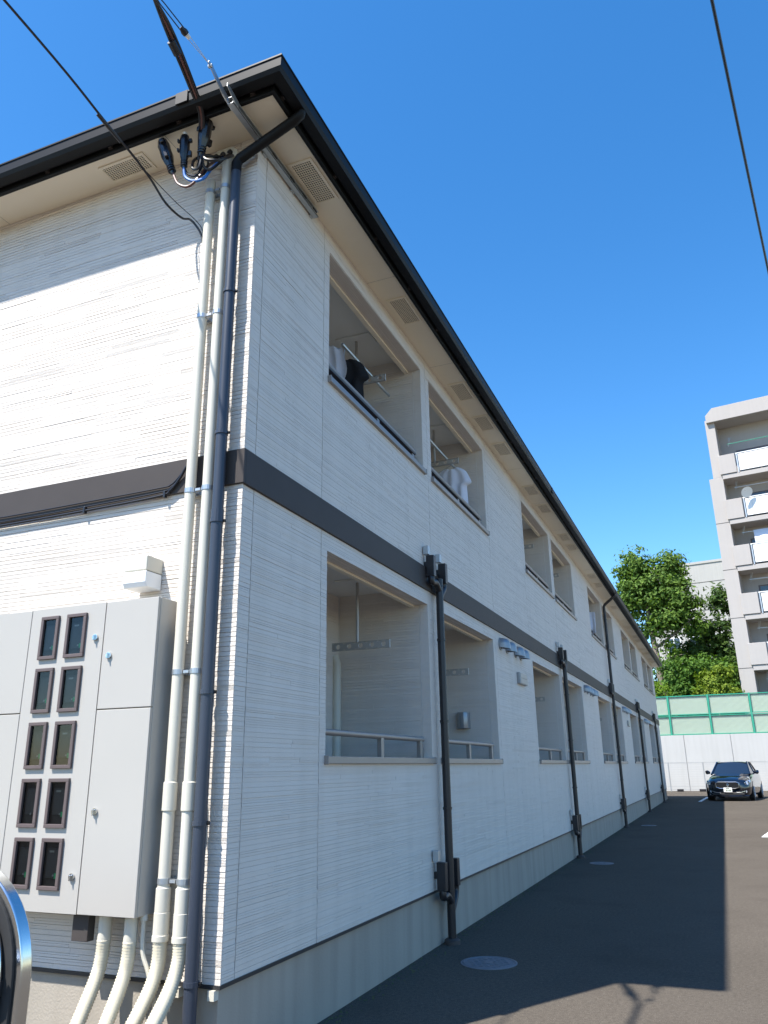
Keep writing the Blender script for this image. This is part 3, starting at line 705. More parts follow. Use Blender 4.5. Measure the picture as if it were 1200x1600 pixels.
# service drop: three twisted cores from the pole to the knot, then down to the joints
def twist(a, b, n, rad, ph, turns, sag=0.0):
    a, b = Vector(a), Vector(b); t = (b-a).normalized(); u = t.cross(Vector((0, 0, 1))).normalized(); w = u.cross(t); o = []
    for i in range(n+1):
        k = i/n; an = ph+turns*2*math.pi*k; o.append(a+(b-a)*k+u*rad*math.cos(an)+w*rad*math.sin(an)-Vector((0, 0, sag*4*k*(1-k))))
    return o
drop_ends = [(-0.665, -0.31, 5.93), (-0.455, -0.29, 5.91), (-0.265, -0.30, 5.99)]
for i, (mt, lb) in enumerate((('cable', 'black core of the thick service cable from the pole to the eave'), ('cable_brown', 'brown core of the thick service cable from the pole to the eave'), ('cable', 'dark core twisted round the brown one in the service cable'))):
    P1 = twist((POLE[0], POLE[1], 8.2), KN, 60, 0.012, i*2.09, 9, 0.12)
    off = Vector(((i-1)*0.018, 0, 0.006*i))
    P2 = smooth_path([P1[-1], Vector((-0.17, -0.86, 6.165))+off, Vector((-0.215, -0.55, 6.05))+off, Vector((-0.25, -0.36, 5.965))+off*0.7, Vector((-0.30, -0.27, 5.84))+off, Vector((-0.33, -0.22, 5.70))+off], 8)
    tag(MB().tube(list(P1[:-1])+list(P2), 0.0105, 7).build('service_cable', mt, None, smooth='auto'), lb, 'cable', 'cores of the service cable')
tag(MB().tube([(-0.187, -0.80, 6.13), (-0.19, -0.72, 6.1)], 0.03, 10).build('cable_tie', 'cable', None), 'black tie round the service cable just outside the gutter', 'cable tie')
# three moulded joint covers
def joint(loc, ax, s, label):
    j = empty('cable_joint', loc); tag(j, label, 'cable joint', 'black cable joint covers under the eave')
    q = Vector(ax).normalized().to_track_quat('Z', 'Y').to_euler(); j.rotation_euler = q; j.scale = (s, s, s)
    MB().tube([(0, 0, -0.17), (0, 0, -0.13), (0, 0, -0.09), (0, 0, -0.05), (0, 0, 0.0), (0, 0, 0.06), (0, 0, 0.10), (0, 0, 0.15)], [0.012, 0.022, 0.027, 0.036, 0.045, 0.043, 0.046, 0.034], 10).build('cover', 'joint', j, smooth='auto')
    for (z, sd) in ((0.10, 1), (0.02, -1), (-0.04, 1), (0.11, -1), (-0.02, 1)):
        MB().box(0.035*sd-0.014, 0.035*sd+0.03*sd, -0.014, 0.014, z-0.016, z+0.016).build('lug', 'joint', j, bev=0.005)
    for z in (-0.10, -0.12, -0.14): MB().lathe([(0.03, -0.004), (0.03, 0.004)], (0, 0, z), 'z', 10).build('collar', 'joint', j)
    MB().tube([(0, 0, 0.14), (0, 0, 0.185)], [0.024, 0.02], 10).build('end_cap', 'porcelain', j, smooth='auto')
joint((-0.60, -0.26, 5.79), (-0.32, -0.10, 1), 1.0, 'leftmost black cable joint cover under the eave, tilted outward')
joint((-0.452, -0.255, 5.785), (0.02, -0.08, 1), 0.85, 'middle black cable joint cover under the eave')
joint((-0.285, -0.255, 5.865), (0.18, -0.06, 1), 1.0, 'rightmost black cable joint cover, next to the entry plate')
cable('jumper_cable', [(-0.545, -0.245, 5.63), (-0.50, -0.24, 5.53), (-0.42, -0.23, 5.485), (-0.35, -0.22, 5.53), (-0.32, -0.17, 5.66), (-0.33, -0.07, 5.80), (-0.325, -0.02, 5.86)], 0.010, 'cable_brown', 'brown jumper cable looping under the leftmost joint cover')
cable('jumper_cable', [(-0.452, -0.245, 5.65), (-0.44, -0.24, 5.57), (-0.38, -0.23, 5.52), (-0.305, -0.21, 5.53), (-0.275, -0.17, 5.63), (-0.27, -0.07, 5.80), (-0.265, -0.02, 5.86)], 0.011, 'cable_blue', 'bright blue jumper cable looping below the joint covers')
cable('jumper_cable', [(-0.30, -0.25, 5.70), (-0.295, -0.22, 5.62), (-0.25, -0.2, 5.60), (-0.205, -0.16, 5.68), (-0.20, -0.07, 5.82), (-0.205, -0.02, 5.865)], 0.010, 'cable', 'black jumper cable from the rightmost joint cover to the entry plate')
cable('jumper_cable', [(-0.45, -0.25, 5.66), (-0.43, -0.23, 5.60), (-0.36, -0.22, 5.57), (-0.33, -0.2, 5.66), (-0.34, -0.18, 5.76), (-0.30, -0.12, 5.80), (-0.27, -0.02, 5.87)], 0.009, 'cable', 'black jumper cable curling between the middle joint and the plate')
cable('jumper_cable', [(-0.30, -0.25, 5.70), (-0.34, -0.23, 5.62), (-0.37, -0.2, 5.68), (-0.36, -0.18, 5.76), (-0.32, -0.15, 5.74), (-0.31, -0.18, 5.62), (-0.33, -0.21, 5.56)], 0.008, 'cable', 'tangled black jumper loop behind the joint covers')
cable('jumper_cable', [(-0.285, -0.25, 5.71), (-0.25, -0.27, 5.63), (-0.18, -0.24, 5.62), (-0.15, -0.16, 5.70), (-0.17, -0.07, 5.80), (-0.20, -0.02, 5.862)], 0.011, 'cable', 'black jumper cable bulging out furthest right of the entry plate')
cable('jumper_cable', [(-0.325, -0.03, 5.865), (-0.35, -0.12, 5.83), (-0.40, -0.2, 5.74), (-0.38, -0.24, 5.62), (-0.32, -0.25, 5.60), (-0.30, -0.25, 5.70)], 0.010, 'cable', 'black jumper cable arching left from the entry plate to the rightmost joint')
# telephone wire
cable('telephone_wire', [(-1.35, -8.6, 7.3), (-0.98, -4.5, 6.35), (-0.80, -1.56, 5.915), (-0.72, -0.75, 5.70), (-0.655, -0.40, 5.55), (-0.60, -0.24, 5.40), (-0.545, -0.12, 5.34), (-0.49, -0.08, 5.33), (-0.42, -0.05, 5.22), (-0.385, -0.045, 5.08), (-0.378, -0.045, 4.9)], 0.0085, 'cable', 'thin black telephone wire coming down from upper left to the conduit')
cable('telephone_stay', [(-0.67, -0.45, 5.58), (-0.57, -0.2, 5.45), (-0.44, -0.03, 5.30), (-0.40, -0.03, 5.12)], 0.003, 'cable', 'hair-thin stay wire below the telephone wire at the end wall')
tag(MB().tube([(-0.735, -0.82, 5.72), (-0.70, -0.62, 5.645)], 0.014, 8).build('wire_grip', 'cable', None), 'black grip on the telephone wire where it crosses the gutter', 'wire grip')
# overhead wire at the right
cable('overhead_wire', [(1.86, -8.5, 7.55), (2.6, -3.4, 7.42), (3.3, 1.47, 7.38), (3.94, 5.9, 7.33), (5.5, 16.7, 7.45), (8.9, 40.0, 8.3)], 0.014, 'cable', 'single black overhead wire crossing the sky at the right', sub=14)
for (x, y, h, lb) in ((POLE[0]-0.3, POLE[1], 9.0, 'grey concrete utility pole carrying the service cable'), (1.86, -8.62, 8.6, 'grey concrete utility pole carrying the overhead wire')):
    u = empty('utility_pole', (x, y, 0)); tag(u, lb, 'utility pole')
    MB().tube([(0, 0, -0.3), (0, 0, h)], [0.17, 0.1], 16).build('shaft', 'foundation', u, smooth='auto')
    MB().box(-0.7, 0.7, -0.05, 0.05, h-0.9, h-0.8).build('cross_arm', 'galv', u)

# ================================================================== STEEL BIN AT THE LEFT EDGE
sb = empty('steel_bin', (-0.665, -1.38, 0.03)); tag(sb, 'polished steel bin with rounded lid and black seal at the left edge', 'bin')
def bin_outline(sc, dz=0.0):
    hw = 0.685*sc; o = [(-hw, 0.0), (hw, 0.0), (hw+0.012*sc, 0.55)]
    for i in range(0, 41):
        a = math.pi*i/40; n_ = 2.35
        o.append(((hw+0.012*sc)*math.copysign(abs(math.cos(a))**(2/n_), math.cos(a)), 0.72+(0.50-(1-sc)*0.6)*abs(math.sin(a))**(2/n_)))
    o.append((-hw-0.012*sc, 0.55)); return o
MB().prism(bin_outline(1.0), 'y', 0.0, 0.055).build('rim', 'chrome', sb, smooth='auto', bev=0.006)
bk_ = MB(); o1 = bin_outline(0.97); o2 = [(x*0.45-0.05, z*0.8) for x, z in o1]; n = len(o1)
bk_.v = [(x, 0.056, z) for x, z in o1]+[(x, 0.36, z) for x, z in o2]
for j in range(n): bk_.f.append((j, (j+1) % n, n+(j+1) % n, n+j))
bk_.f.append(tuple(n+j for j in range(n))); bk_.build('shell', 'chrome', sb, smooth='auto')
MB().prism(bin_outline(0.955), 'y', -0.012, 0.001).build('seal', 'rubber', sb, bev=0.004)
MB().prism(bin_outline(0.90), 'y', -0.045, -0.01).build('door', 'chrome', sb, smooth='auto', bev=0.015)
MB().box(0.30, 0.625, -0.05, -0.006, 0.70, 0.755).build('lower_seal', 'rubber', sb, bev=0.004)
lt = MB(); lt.box(0.50, 0.62, -0.075, -0.04, 0.785, 0.815); lt.tube([(0.52, -0.08, 0.80), (0.55, -0.1, 0.825), (0.60, -0.1, 0.81), (0.635, -0.05, 0.80)], 0.009, 8); lt.lathe([(0.02, -0.1), (0.02, -0.06)], (0.585, 0, 0.80), 'y', 12)
lt.build('latch', 'chrome', sb, smooth='auto', bev=0.002)
MB().lathe([(0.012, -0.004), (0.012, 0.0)], (0.69, 0.02, 0.62), 'x', 10).build('rivet', 'galv', sb)

# ================================================================== GROUND ITEMS
def manhole(x, y, r, label):
    m = empty('manhole_cover', (x, y, 0)); tag(m, label, 'manhole cover', 'iron manhole covers in the asphalt')
    MB().lathe([(r*1.10, -0.02), (r*1.10, 0.004), (r*1.02, 0.006), (r*1.015, -0.02)], (0, 0, 0), 'z', 40).build('frame', 'manhole', m)
    MB().lathe([(r, -0.02), (r, 0.005), (r*0.97, 0.007), (r*0.95, 0.004)], (0, 0, 0), 'z', 40).build('lid', 'manhole', m)
    k = MB(); s = 0.05*r/0.2; nn = int(r/s)
    for i in range(-nn, nn+1):
        for j in range(-nn, nn+1):
            cx, cy = (i+0.5*(j % 2))*s, j*s*0.9
            if cx*cx+cy*cy < (r*0.87)**2 and cx*cx+cy*cy > (r*0.24)**2: k.box(cx-s*0.32, cx+s*0.32, cy-s*0.2, cy+s*0.2, 0.0035, 0.0085)
    k.lathe([(r*0.2, 0.003), (r*0.2, 0.0085), (r*0.15, 0.0085)], (0, 0, 0), 'z', 20)
    k.build('tread_pattern', 'manhole', m)['kind'] = 'stuff'
    return m
manhole(0.585, 3.03, 0.21, 'round grey iron manhole cover nearest the camera, by the first downpipe')
manhole(0.52, 10.18, 0.175, 'round iron manhole cover farther along the white wall, by the second downpipe')
manhole(0.55, 18.9, 0.175, 'smallest looking manhole cover, in the shade far along the wall')
rg_ = random.Random(31); gv = []; gf_ = []
for i in range(900):
    y = 36*rg_.random()**1.6; x = 0.005+abs(rg_.gauss(0, 0.07)); s_ = rg_.uniform(0.004, 0.013); b = len(gv)
    for (dx, dy, dz) in ((1, 0, 0), (-0.5, 0.9, 0), (-0.5, -0.9, 0), (0, 0, 1)): gv.append((x+dx*s_, y+dy*s_, (dz*s_*0.8) + 0.0005))
    gf_ += [(b, b+1, b+3), (b+1, b+2, b+3), (b+2, b, b+3)]
gr_ = link(fastmesh('grit', gv, gf_, 'soil'), 'grit'); gr_['kind'] = 'stuff'; gr_['label'] = 'loose grit and soil gathered along the foot of the white wall'; gr_['category'] = 'grit'
structure(MB().quad((1.36, 33.2, 0.004), (1.50, 33.2, 0.004), (1.74, 38.2, 0.004), (1.60, 38.2, 0.004)).build('parking_line', 'line'))
# painted arrow head whose tip pokes into the frame
ar = MB(); ar.v = [(3.10, 15.8, 0.004), (4.9, 15.8, 0.004), (3.9, 21.5, 0.004)]; ar.f = [(0, 1, 2)]
structure(ar.build('painted_arrow', 'line'))
structure(MB().quad((3.75, 8.0, 0.004), (4.1, 8.0, 0.004), (4.1, 15.8, 0.004), (3.75, 15.8, 0.004)).build('painted_arrow_shaft', 'line'))

# ================================================================== RETAINING WALL, GREEN FENCE, WIRE FENCE
rw = empty('retaining_wall', (0, 47.6, 0)); tag(rw, 'pale concrete retaining wall closing the far end of the yard', 'wall')
MB().box(-30, 40, 0.05, 0.35, -0.2, 3.12).build('core', 'retain', rw)
js = [-30+0.0]; x = 0.57-2.57*11
while x < 40: js.append(x); x += 2.57
js.append(40)
for a, b in zip(js[:-1], js[1:]):
    if b-a > 0.1: MB().box(a+0.012, b-0.012, 0.0, 0.06, -0.2, 3.14).build('wall_panel', 'retain', rw, bev=0.012)
MB().box(-30, 40, -0.006, 0.0015, 1.60, 1.615).build('pour_line', 'retain', rw)
gf = empty('green_fence', (0, 47.78, 3.14)); tag(gf, 'tall green fence with pale ribbed panels standing on the retaining wall', 'fence')
FH = 2.26; px = -0.09-2.28*13
pm = MB().box(-0.05, 0.05, -0.05, 0.05, 0, FH+0.06).mesh('fence_post', 'fence')
rib = MB(); w = 2.28-0.1; nn = 36
for i in range(nn):
    a = w*i/nn; b = w*(i+0.5)/nn; c = w*(i+1)/nn
    rib.quad((a, 0.02, 0), (b, -0.02, 0), (b, -0.02, 1.0), (a, 0.02, 1.0)); rib.quad((b, -0.02, 0), (c, 0.02, 0), (c, 0.02, 1.0), (b, -0.02, 1.0))
ribm = rib.mesh('fence_panel', 'fpanel')
rlm = MB().box(0.05, 2.23, -0.035, 0.035, 0, 0.05).mesh('fence_rail', 'fence')
for i in range(31):
    X = px+2.28*i
    link(pm, 'fence_post', gf, (X, -0.02, 0))
    for z in (0.02, 1.08, 1.17, FH): link(rlm, 'fence_rail', gf, (X, 0, z))
    for z in (0.07, 1.20):
        o = link(ribm, 'fence_panel', gf, (X+0.05, 0.03, z)); 
        o.scale = (1, 1, 1.0 if z < 1 else 1.05)
wf = empty('wire_fence', (0, 46.7, 0)); tag(wf, 'low thin wire mesh fence in front of the concrete retaining wall', 'fence')
for x in (-8.4, -6.2, -4.0, -2.4, -0.45, 1.45, 3.35, 5.25, 7.15):
    MB().tube([(x, 0, 0), (x, 0, 1.58)], 0.03, 8).build('post', 'wire', wf)
    for i in range(0):
        pass
for z in (0.12, 0.28, 1.55): MB().tube([(-8.4, 0, z), (7.15, 0, z)], 0.012, 5).build('rail', 'wire', wf)
for i in range(9): MB().tube([(-8.4, 0, 0.42+0.13*i), (7.15, 0, 0.42+0.13*i)], 0.004, 4).build('wire', 'wire', wf)
for x, lb in ((0.15, 'dark grey concrete foot block of the wire fence, beside the house end'), (1.35, 'small dark foot block of the wire fence near the car')):
    tag(MB().box(x-0.25, x+0.1, 46.3, 46.6, 0.0, 0.14).build('foot_block', 'black', None, bev=0.02), lb, 'block')
hz = MB().box(-0.75, -0.05, 36.3, 36.7, 2.55, 2.75).build('fence_cap', 'band', None); tag(hz, 'grey bracket box sticking out past the far end of the white house', 'bracket')

# ================================================================== CAR
car = empty('parked_car', (2.93, 36.1, 0), R(-8)); tag(car, 'dark navy sedan parked nose-on in the sun at the far end', 'car')
car.scale = (1.0, 1.0, 1.06)
# body sections along local y (front = -2.42); each row: y, half width, sill z, belt z, centre top z
secs = [(-2.44, 0.50, 0.34, 0.62, 0.66), (-2.40, 0.66, 0.24, 0.68, 0.74), (-2.28, 0.80, 0.20, 0.74, 0.82), (-2.05, 0.885, 0.18, 0.80, 0.90), (-1.60, 0.92, 0.18, 0.88, 0.97), (-1.05, 0.925, 0.18, 0.94, 1.03), (-0.60, 0.925, 0.18, 0.97, 1.06), (0.2, 0.925, 0.18, 1.0, 1.06), (1.1, 0.925, 0.18, 1.02, 1.07), (1.7, 0.91, 0.20, 1.03, 1.09), (2.15, 0.86, 0.25, 1.02, 1.10), (2.40, 0.74, 0.36, 0.95, 1.06), (2.45, 0.55, 0.45, 0.85, 0.98)]
bm_ = MB(); cols = 17
def car_row(y, hw, zs, zb, zt):
    half = [(0.0, zt), (hw*0.35, zt-0.006), (hw*0.66, zt-0.03), (hw*0.84, zb+0.02), (hw*0.95, zb-0.05), (hw*1.0, zb-0.2 if zb-0.2 > zs+0.2 else (zb+zs)/2+0.05), (hw*0.99, (zb+zs)/2-0.05), (hw*0.96, zs+0.06), (hw*0.86, zs)]
    return [(-x, y, z) for x, z in reversed(half[1:])]+[(x, y, z) for x, z in half]
for s in secs: bm_.v += car_row(*s)
for i in range(len(secs)-1):
    for j in range(cols-1): bm_.f.append((i*cols+j, i*cols+j+1, (i+1)*cols+j+1, (i+1)*cols+j))
bm_.f.append(tuple(range(cols))); bm_.f.append(tuple((len(secs)-1)*cols+j for j in reversed(range(cols))))
body = bm_.build('body', 'paint', car, smooth=True)
sbd = body.modifiers.new('sub', 'SUBSURF'); sbd.levels = 2; sbd.render_levels = 2
# greenhouse: windscreen, roof, side and rear glass
def gl(y, w, z): return [(-w, y, z), (w, y, z)]
W0 = gl(-0.95, 0.76, 1.00); W1 = gl(-0.15, 0.60, 1.455); W2 = gl(0.95, 0.58, 1.46); W3 = gl(1.75, 0.70, 1.08)
gh = MB()
def curved(a, b, bulge, n=8):
    rows = []
    for k in range(5):
        t = k/4; row = []
        for i in range(n+1):
            s = i/n; p = Vector(a[0]).lerp(Vector(a[1]), s).lerp(Vector(b[0]).lerp(Vector(b[1]), s), t); c = 4*s*(1-s)
            row.append(p+Vector(bulge)*c)
        rows.append(row)
    return rows
def add_rows(mb, rows):
    base = len(mb.v); n = len(rows[0])
    for r in rows: mb.v += [tuple(p) for p in r]
    for i in range(len(rows)-1):
        for j in range(n-1): mb.f.append((base+i*n+j, base+i*n+j+1, base+(i+1)*n+j+1, base+(i+1)*n+j))
ws = MB(); add_rows(ws, curved(W0, W1, (0, -0.10, 0.02))); ws.build('windscreen', 'carglass', car, smooth=True)
rr_ = MB(); top = [gl(-0.17, 0.605, 1.452), gl(0.1, 0.60, 1.475), gl(0.5, 0.59, 1.485), gl(0.97, 0.585, 1.462)]
rows = []
for (a, b) in top:
    rows.append([Vector(a).lerp(Vector(b), i/8)+Vector((0, -0.07 if a[1] < 0 else 0, 0.035*4*(i/8)*(1-i/8))) for i in range(9)])
add_rows(rr_, rows); ro = rr_.build('roof', 'paint', car, smooth=True)
rg = MB(); add_rows(rg, curved(W2, W3, (0, 0.08, 0.02))); rg.build('rear_window', 'carglass', car, smooth=True)
for s in (-1, 1):
    sg = MB(); sg.v = [(s*0.78, -0.88, 1.0), (s*0.80, 0.3, 1.02), (s*0.73, 1.7, 1.07), (s*0.60, 0.95, 1.455), (s*0.61, 0.4, 1.47), (s*0.615, -0.12, 1.45)]
    sg.f = [(0, 1, 4, 5), (1, 2, 3, 4)]; sg.build('side_window', 'carglass', car)
    MB().tube([(s*0.79, -1.0, 0.99), (s*0.62, -0.15, 1.462)], 0.04, 8).build('pillar', 'paint', car, smooth='auto')
    MB().tube([(s*0.62, -0.15, 1.462), (s*0.605, 0.4, 1.485), (s*0.60, 0.96, 1.465), (s*0.73, 1.75, 1.07)], 0.035, 8).build('roof_rail', 'paint', car, smooth='auto')
    MB().tube([(s*0.81, 0.32, 1.0), (s*0.61, 0.38, 1.48)], 0.03, 6).build('pillar', 'paint', car)
    mir = MB(); mir.tube([(s*0.90, -0.62, 1.03), (s*0.94, -0.62, 1.06), (s*1.0, -0.6, 1.075), (s*1.07, -0.58, 1.07), (s*1.09, -0.57, 1.06)], [0.03, 0.06, 0.085, 0.075, 0.03], 10); mir.build('wing_mirror', 'paint', car, smooth='auto')
    hl = MB(); n_ = 14
    pts = [(0.60, 0.60), (0.66, 0.70), (0.76, 0.765), (0.865, 0.79), (0.87, 0.72), (0.82, 0.64), (0.72, 0.59)]
    ys = [-2.33, -2.30, -2.18, -1.98, -2.02, -2.20, -2.31]
    hl.v = [(s*x, y-0.012, z) for (x, z), y in zip(pts, ys)] + [(s*0.75, -2.265, 0.69)]
    hl.f = [(i, (i+1) % 7, 7) for i in range(7)]; hp = hl.build('headlight', 'lamp', car, smooth=True)
    for (x, y, z, r) in ((0.69, -2.31, 0.66, 0.05), (0.80, -2.2, 0.70, 0.055)): MB().lathe([(r, -0.02), (r*0.8, -0.035), (r*0.3, -0.03)], (s*x, y, z), 'y', 14).build('projector', 'chrome', hp, smooth='auto')
    MB().lathe([(0.05, -0.03), (0.045, -0.04)], (s*0.68, -2.32, 0.36), 'y', 12).build('fog_lamp', 'lamp', car)
    MB().tube([(s*0.30, -2.452, 0.315), (s*0.5, -2.44, 0.33), (s*0.66, -2.38, 0.38)], 0.014, 6).build('bumper_trim', 'chrome', car, smooth='auto')
    for y in (-1.5, 1.42):
        wh = MB().lathe([(0.20, -0.10), (0.30, -0.105), (0.335, -0.08), (0.335, 0.08), (0.30, 0.105), (0.20, 0.10)], (s*0.80, y, 0.335), 'x', 28).build('wheel', 'rubber', car, smooth='auto')
        rim = MB().lathe([(0.215, 0.0), (0.215, 0.02), (0.06, 0.0)], (s*0.80+s*0.10, y, 0.335), 'x', 24)
        for a in range(8):
            t = 2*math.pi*a/8; rim.tube([(s*0.915, y, 0.335), (s*0.915, y+0.2*math.cos(t), 0.335+0.2*math.sin(t))], 0.018, 5)
        rim.build('rim', 'galv', wh)
        MB().lathe([(0.385, -0.04), (0.385, 0.0)], (s*0.905, y, 0.345), 'x', 28).build('wheel_arch', 'rubber', car)
# grille with chrome surround, badge, plate, lower intake
go = [(-0.44, 0.52), (-0.46, 0.67), (-0.36, 0.715), (0.36, 0.715), (0.46, 0.67), (0.44, 0.52), (0.3, 0.475), (-0.3, 0.475)]
MB().prism(go, 'y', -2.462, -2.36).build('grille', 'dark', car)
ring = MB().tube([(x, -2.465, z) for x, z in go]+[(go[0][0], -2.465, go[0][1])], 0.018, 8); ring.build('grille_surround', 'chrome', car, smooth='auto')
for i in range(5): MB().box(-0.42, 0.42, -2.47, -2.462, 0.515+0.035*i, 0.523+0.035*i).build('grille_bar', 'gutter', car)
MB().lathe([(0.055, -0.02), (0.045, -0.03), (0.02, -0.03)], (0, -2.462, 0.605), 'y', 18).build('badge', 'chrome', car, smooth='auto')
MB().box(-0.165, 0.165, -2.50, -2.485, 0.345, 0.51).build('number_plate', 'white', car, bev=0.004)
npx = MB()
for i, x in enumerate((-0.06, 0.0, 0.055, 0.11)): npx.box(x-0.017, x+0.017, -2.5015, -2.4995, 0.37, 0.44)
npx.box(-0.07, 0.07, -2.5015, -2.4995, 0.465, 0.49); npx.build('plate_characters', 'leaf_b', car)
MB().box(-0.62, 0.62, -2.452, -2.34, 0.22, 0.31).build('lower_intake', 'dark', car, bev=0.02)
MB().tube([(-0.78, -2.30, 0.21), (-0.4, -2.45, 0.19), (0.4, -2.45, 0.19), (0.78, -2.30, 0.21)], 0.03, 8).build('front_lip', 'paint', car, smooth='auto')
MB().box(-0.1, 0.1, -0.30, -0.27, 1.34, 1.39).build('inside_mirror', 'porcelain', car, bev=0.01)

# ================================================================== TALL APARTMENT BLOCK BEHIND
th = R(-9); bx, by = 4.20, 52.0
blk = empty('apartment_block', (bx, by, 0), th); tag(blk, 'tall beige concrete apartment block with stacked balconies at the right edge', 'building')
S = 3.27; ZR = 24.55; zb0 = 3.0
tops = [ZR-2.6-S*i for i in range(7)]      # balcony parapet tops, from the top floor down
# core behind the balconies
MB().box(0.15, 16, 1.6, 12, zb0, ZR+0.9).build('core', 'apt', blk)
MB().box(0.35, 0.95, 0.12, 12, tops[0]-1.55, ZR+0.05).build('side_wall', 'apt', blk, bev=0.02)
MB().box(0.05, 0.95, 0.10, 12.05, zb0, tops[0]-1.55).build('side_wall', 'apt', blk, bev=0.02)
for k in range(1, 6): MB().box(0.03, 0.955, 0.085, 0.105, tops[0]-1.55-S*k, tops[0]-1.53-S*k).build('wall_joint', 'band', blk)
# chamfered roof parapet
MB().prism([(0.45, ZR), (0.45, ZR+0.55), (0.95, ZR+1.05), (16.1, ZR+1.05), (16.1, ZR)], 'y', -0.12, 1.7).build('roof_parapet', 'apt', blk, bev=0.02)
for i, t in enumerate(tops):
    fl_ = t-1.42
    MB().box(0.95, 16, 0.0, 1.6, fl_-0.32, fl_).build('balcony_slab', 'apt', blk, bev=0.015)
    MB().box(0.85, 1.92, -0.06, 0.12, fl_+0.025, t).build('balcony_parapet', 'apt', blk, bev=0.02)
    if i < 6:
        p = empty  # railing bay right of the solid parapet
        rl = MB().box(1.97, 16, -0.02, 0.03, t-0.06, t).build('balcony_rail', 'aptpanel', blk, bev=0.01)
        for x in (2.0, 6.9, 11.4): MB().box(x, x+0.07, -0.03, 0.04, fl_+0.0, t-0.06).build('rail_post', 'galv', blk)
        pn = MB().box(2.12, 15.9, 0.0, 0.015, fl_+0.12, t-0.1).build('balustrade_panel', 'aptpanel', blk)
        for q in range(34): MB().box(2.12+0.4*q-0.008, 2.12+0.4*q+0.008, -0.008, 0.0, fl_+0.12, t-0.1).build('panel_rib', 'galv', pn)
    # window band and shade
    w = MB().box(1.9, 6.2, 1.56, 1.62, fl_+0.05, fl_+2.15).build('window', 'winframe', blk)
    for q in range(3): MB().box(2.0+1.4*q, 3.3+1.4*q, 1.52, 1.57, fl_+0.12, fl_+2.05).build('pane', 'doorglass', w)
    MB().tube([(1.2+0.3, 0.75, fl_+2.45), (9, 0.75, fl_+2.45)], 0.025, 6).build('laundry_pole', 'fence' if i == 0 else 'galv', blk)
    MB().tube([(1.65, 0.75, fl_+2.92), (1.55, 0.75, fl_+2.2), (1.75, 0.75, fl_+2.9)], 0.018, 5).build('pole_hanger', 'galv', blk)
sd_ = empty('satellite_dish', (bx+2.3*math.cos(th)+0.35*math.sin(th), by+2.3*math.sin(th)-0.35*math.cos(th), tops[1]+0.25)); tag(sd_, 'white satellite dish on the second balcony from the top of the block', 'satellite dish')
ds = MB(); prof_ = [(0.02, 0.0), (0.15, 0.012), (0.28, 0.045), (0.38, 0.085)]
ds.lathe(prof_+[(0.385, 0.095), (0.37, 0.09)], (0, 0, 0), 'y', 28)
dsh = ds.build('dish', 'white', sd_, smooth='auto'); dsh.rotation_euler = (R(-35), 0, R(205)); 
MB().tube([(0, 0, 0), (0.0, 0.25, -0.1), (0, 0.35, -0.35)], 0.025, 8).build('mount', 'galv', sd_)
MB().tube([(0, 0.02, 0.0), (-0.12, -0.33, 0.05)], 0.014, 6).build('feed_arm', 'galv', sd_)
sh = MB()
for i in range(12):
    for k in range(2):
        sh.v.append((i*0.16, 0.02*math.sin(i*1.3), -1.35*k))
for i in range(11): sh.f.append((2*i, 2*i+2, 2*i+3, 2*i+1))
shd = sh.build('hanging_sheet', 'cloth_w', None, smooth=True, loc=(bx+2.35*math.cos(th)-0.7*math.sin(th)*0, by+2.35*math.sin(th)+0.55, tops[2]+1.05), rot=(0, 0, th)); shd.modifiers.new('t', 'SOLIDIFY').thickness = 0.01
tag(shd, 'white sheet hung on the third balcony from the top of the block', 'sheet')
gr = MB()
for i in range(8):
    for k in range(2): gr.v.append((i*0.13, 0.02*math.sin(i*1.3), -1.3*k))
for i in range(7): gr.f.append((2*i, 2*i+2, 2*i+3, 2*i+1))
grd = gr.build('hanging_towel', 'fpanel', None, smooth=True, loc=(bx+2.4*math.cos(th), by+2.4*math.sin(th)+0.6, tops[5]+1.1), rot=(0, 0, th)); grd.modifiers.new('t', 'SOLIDIFY').thickness = 0.01
tag(grd, 'pale green towel hung on the lowest visible balcony of the block', 'towel')
# far pale building behind the trees
fb = empty('far_building', (-1.5, 100, 0), R(-9)); tag(fb, 'pale blank-walled building far behind the trees, left of the apartment block', 'building')
MB().box(-2.0, 18, 0, 14, 8, 25.4).build('wall', 'farwall', fb)
MB().box(-2.1, 18.1, -0.1, 14.1, 25.4, 25.7).build('roof_edge', 'farwall', fb)
for z in (23.0, 19.5): MB().box(-2, 18, -0.02, 0.0, z, z+0.06).build('wall_joint', 'band', fb)
for i, x in enumerate((-0.5, 2.2, 4.9, 7.6)):
    for z in (14.6, 10.8):
        w = MB().box(x, x+1.7, -0.05, 0.05, z, z+1.9).build('window', 'aptpanel', fb)
        MB().box(x+0.12, x+0.8, -0.07, -0.045, z+0.12, z+1.78).build('pane', 'doorglass', w); MB().box(x+0.9, x+1.58, -0.07, -0.045, z+0.12, z+1.78).build('pane', 'doorglass', w)

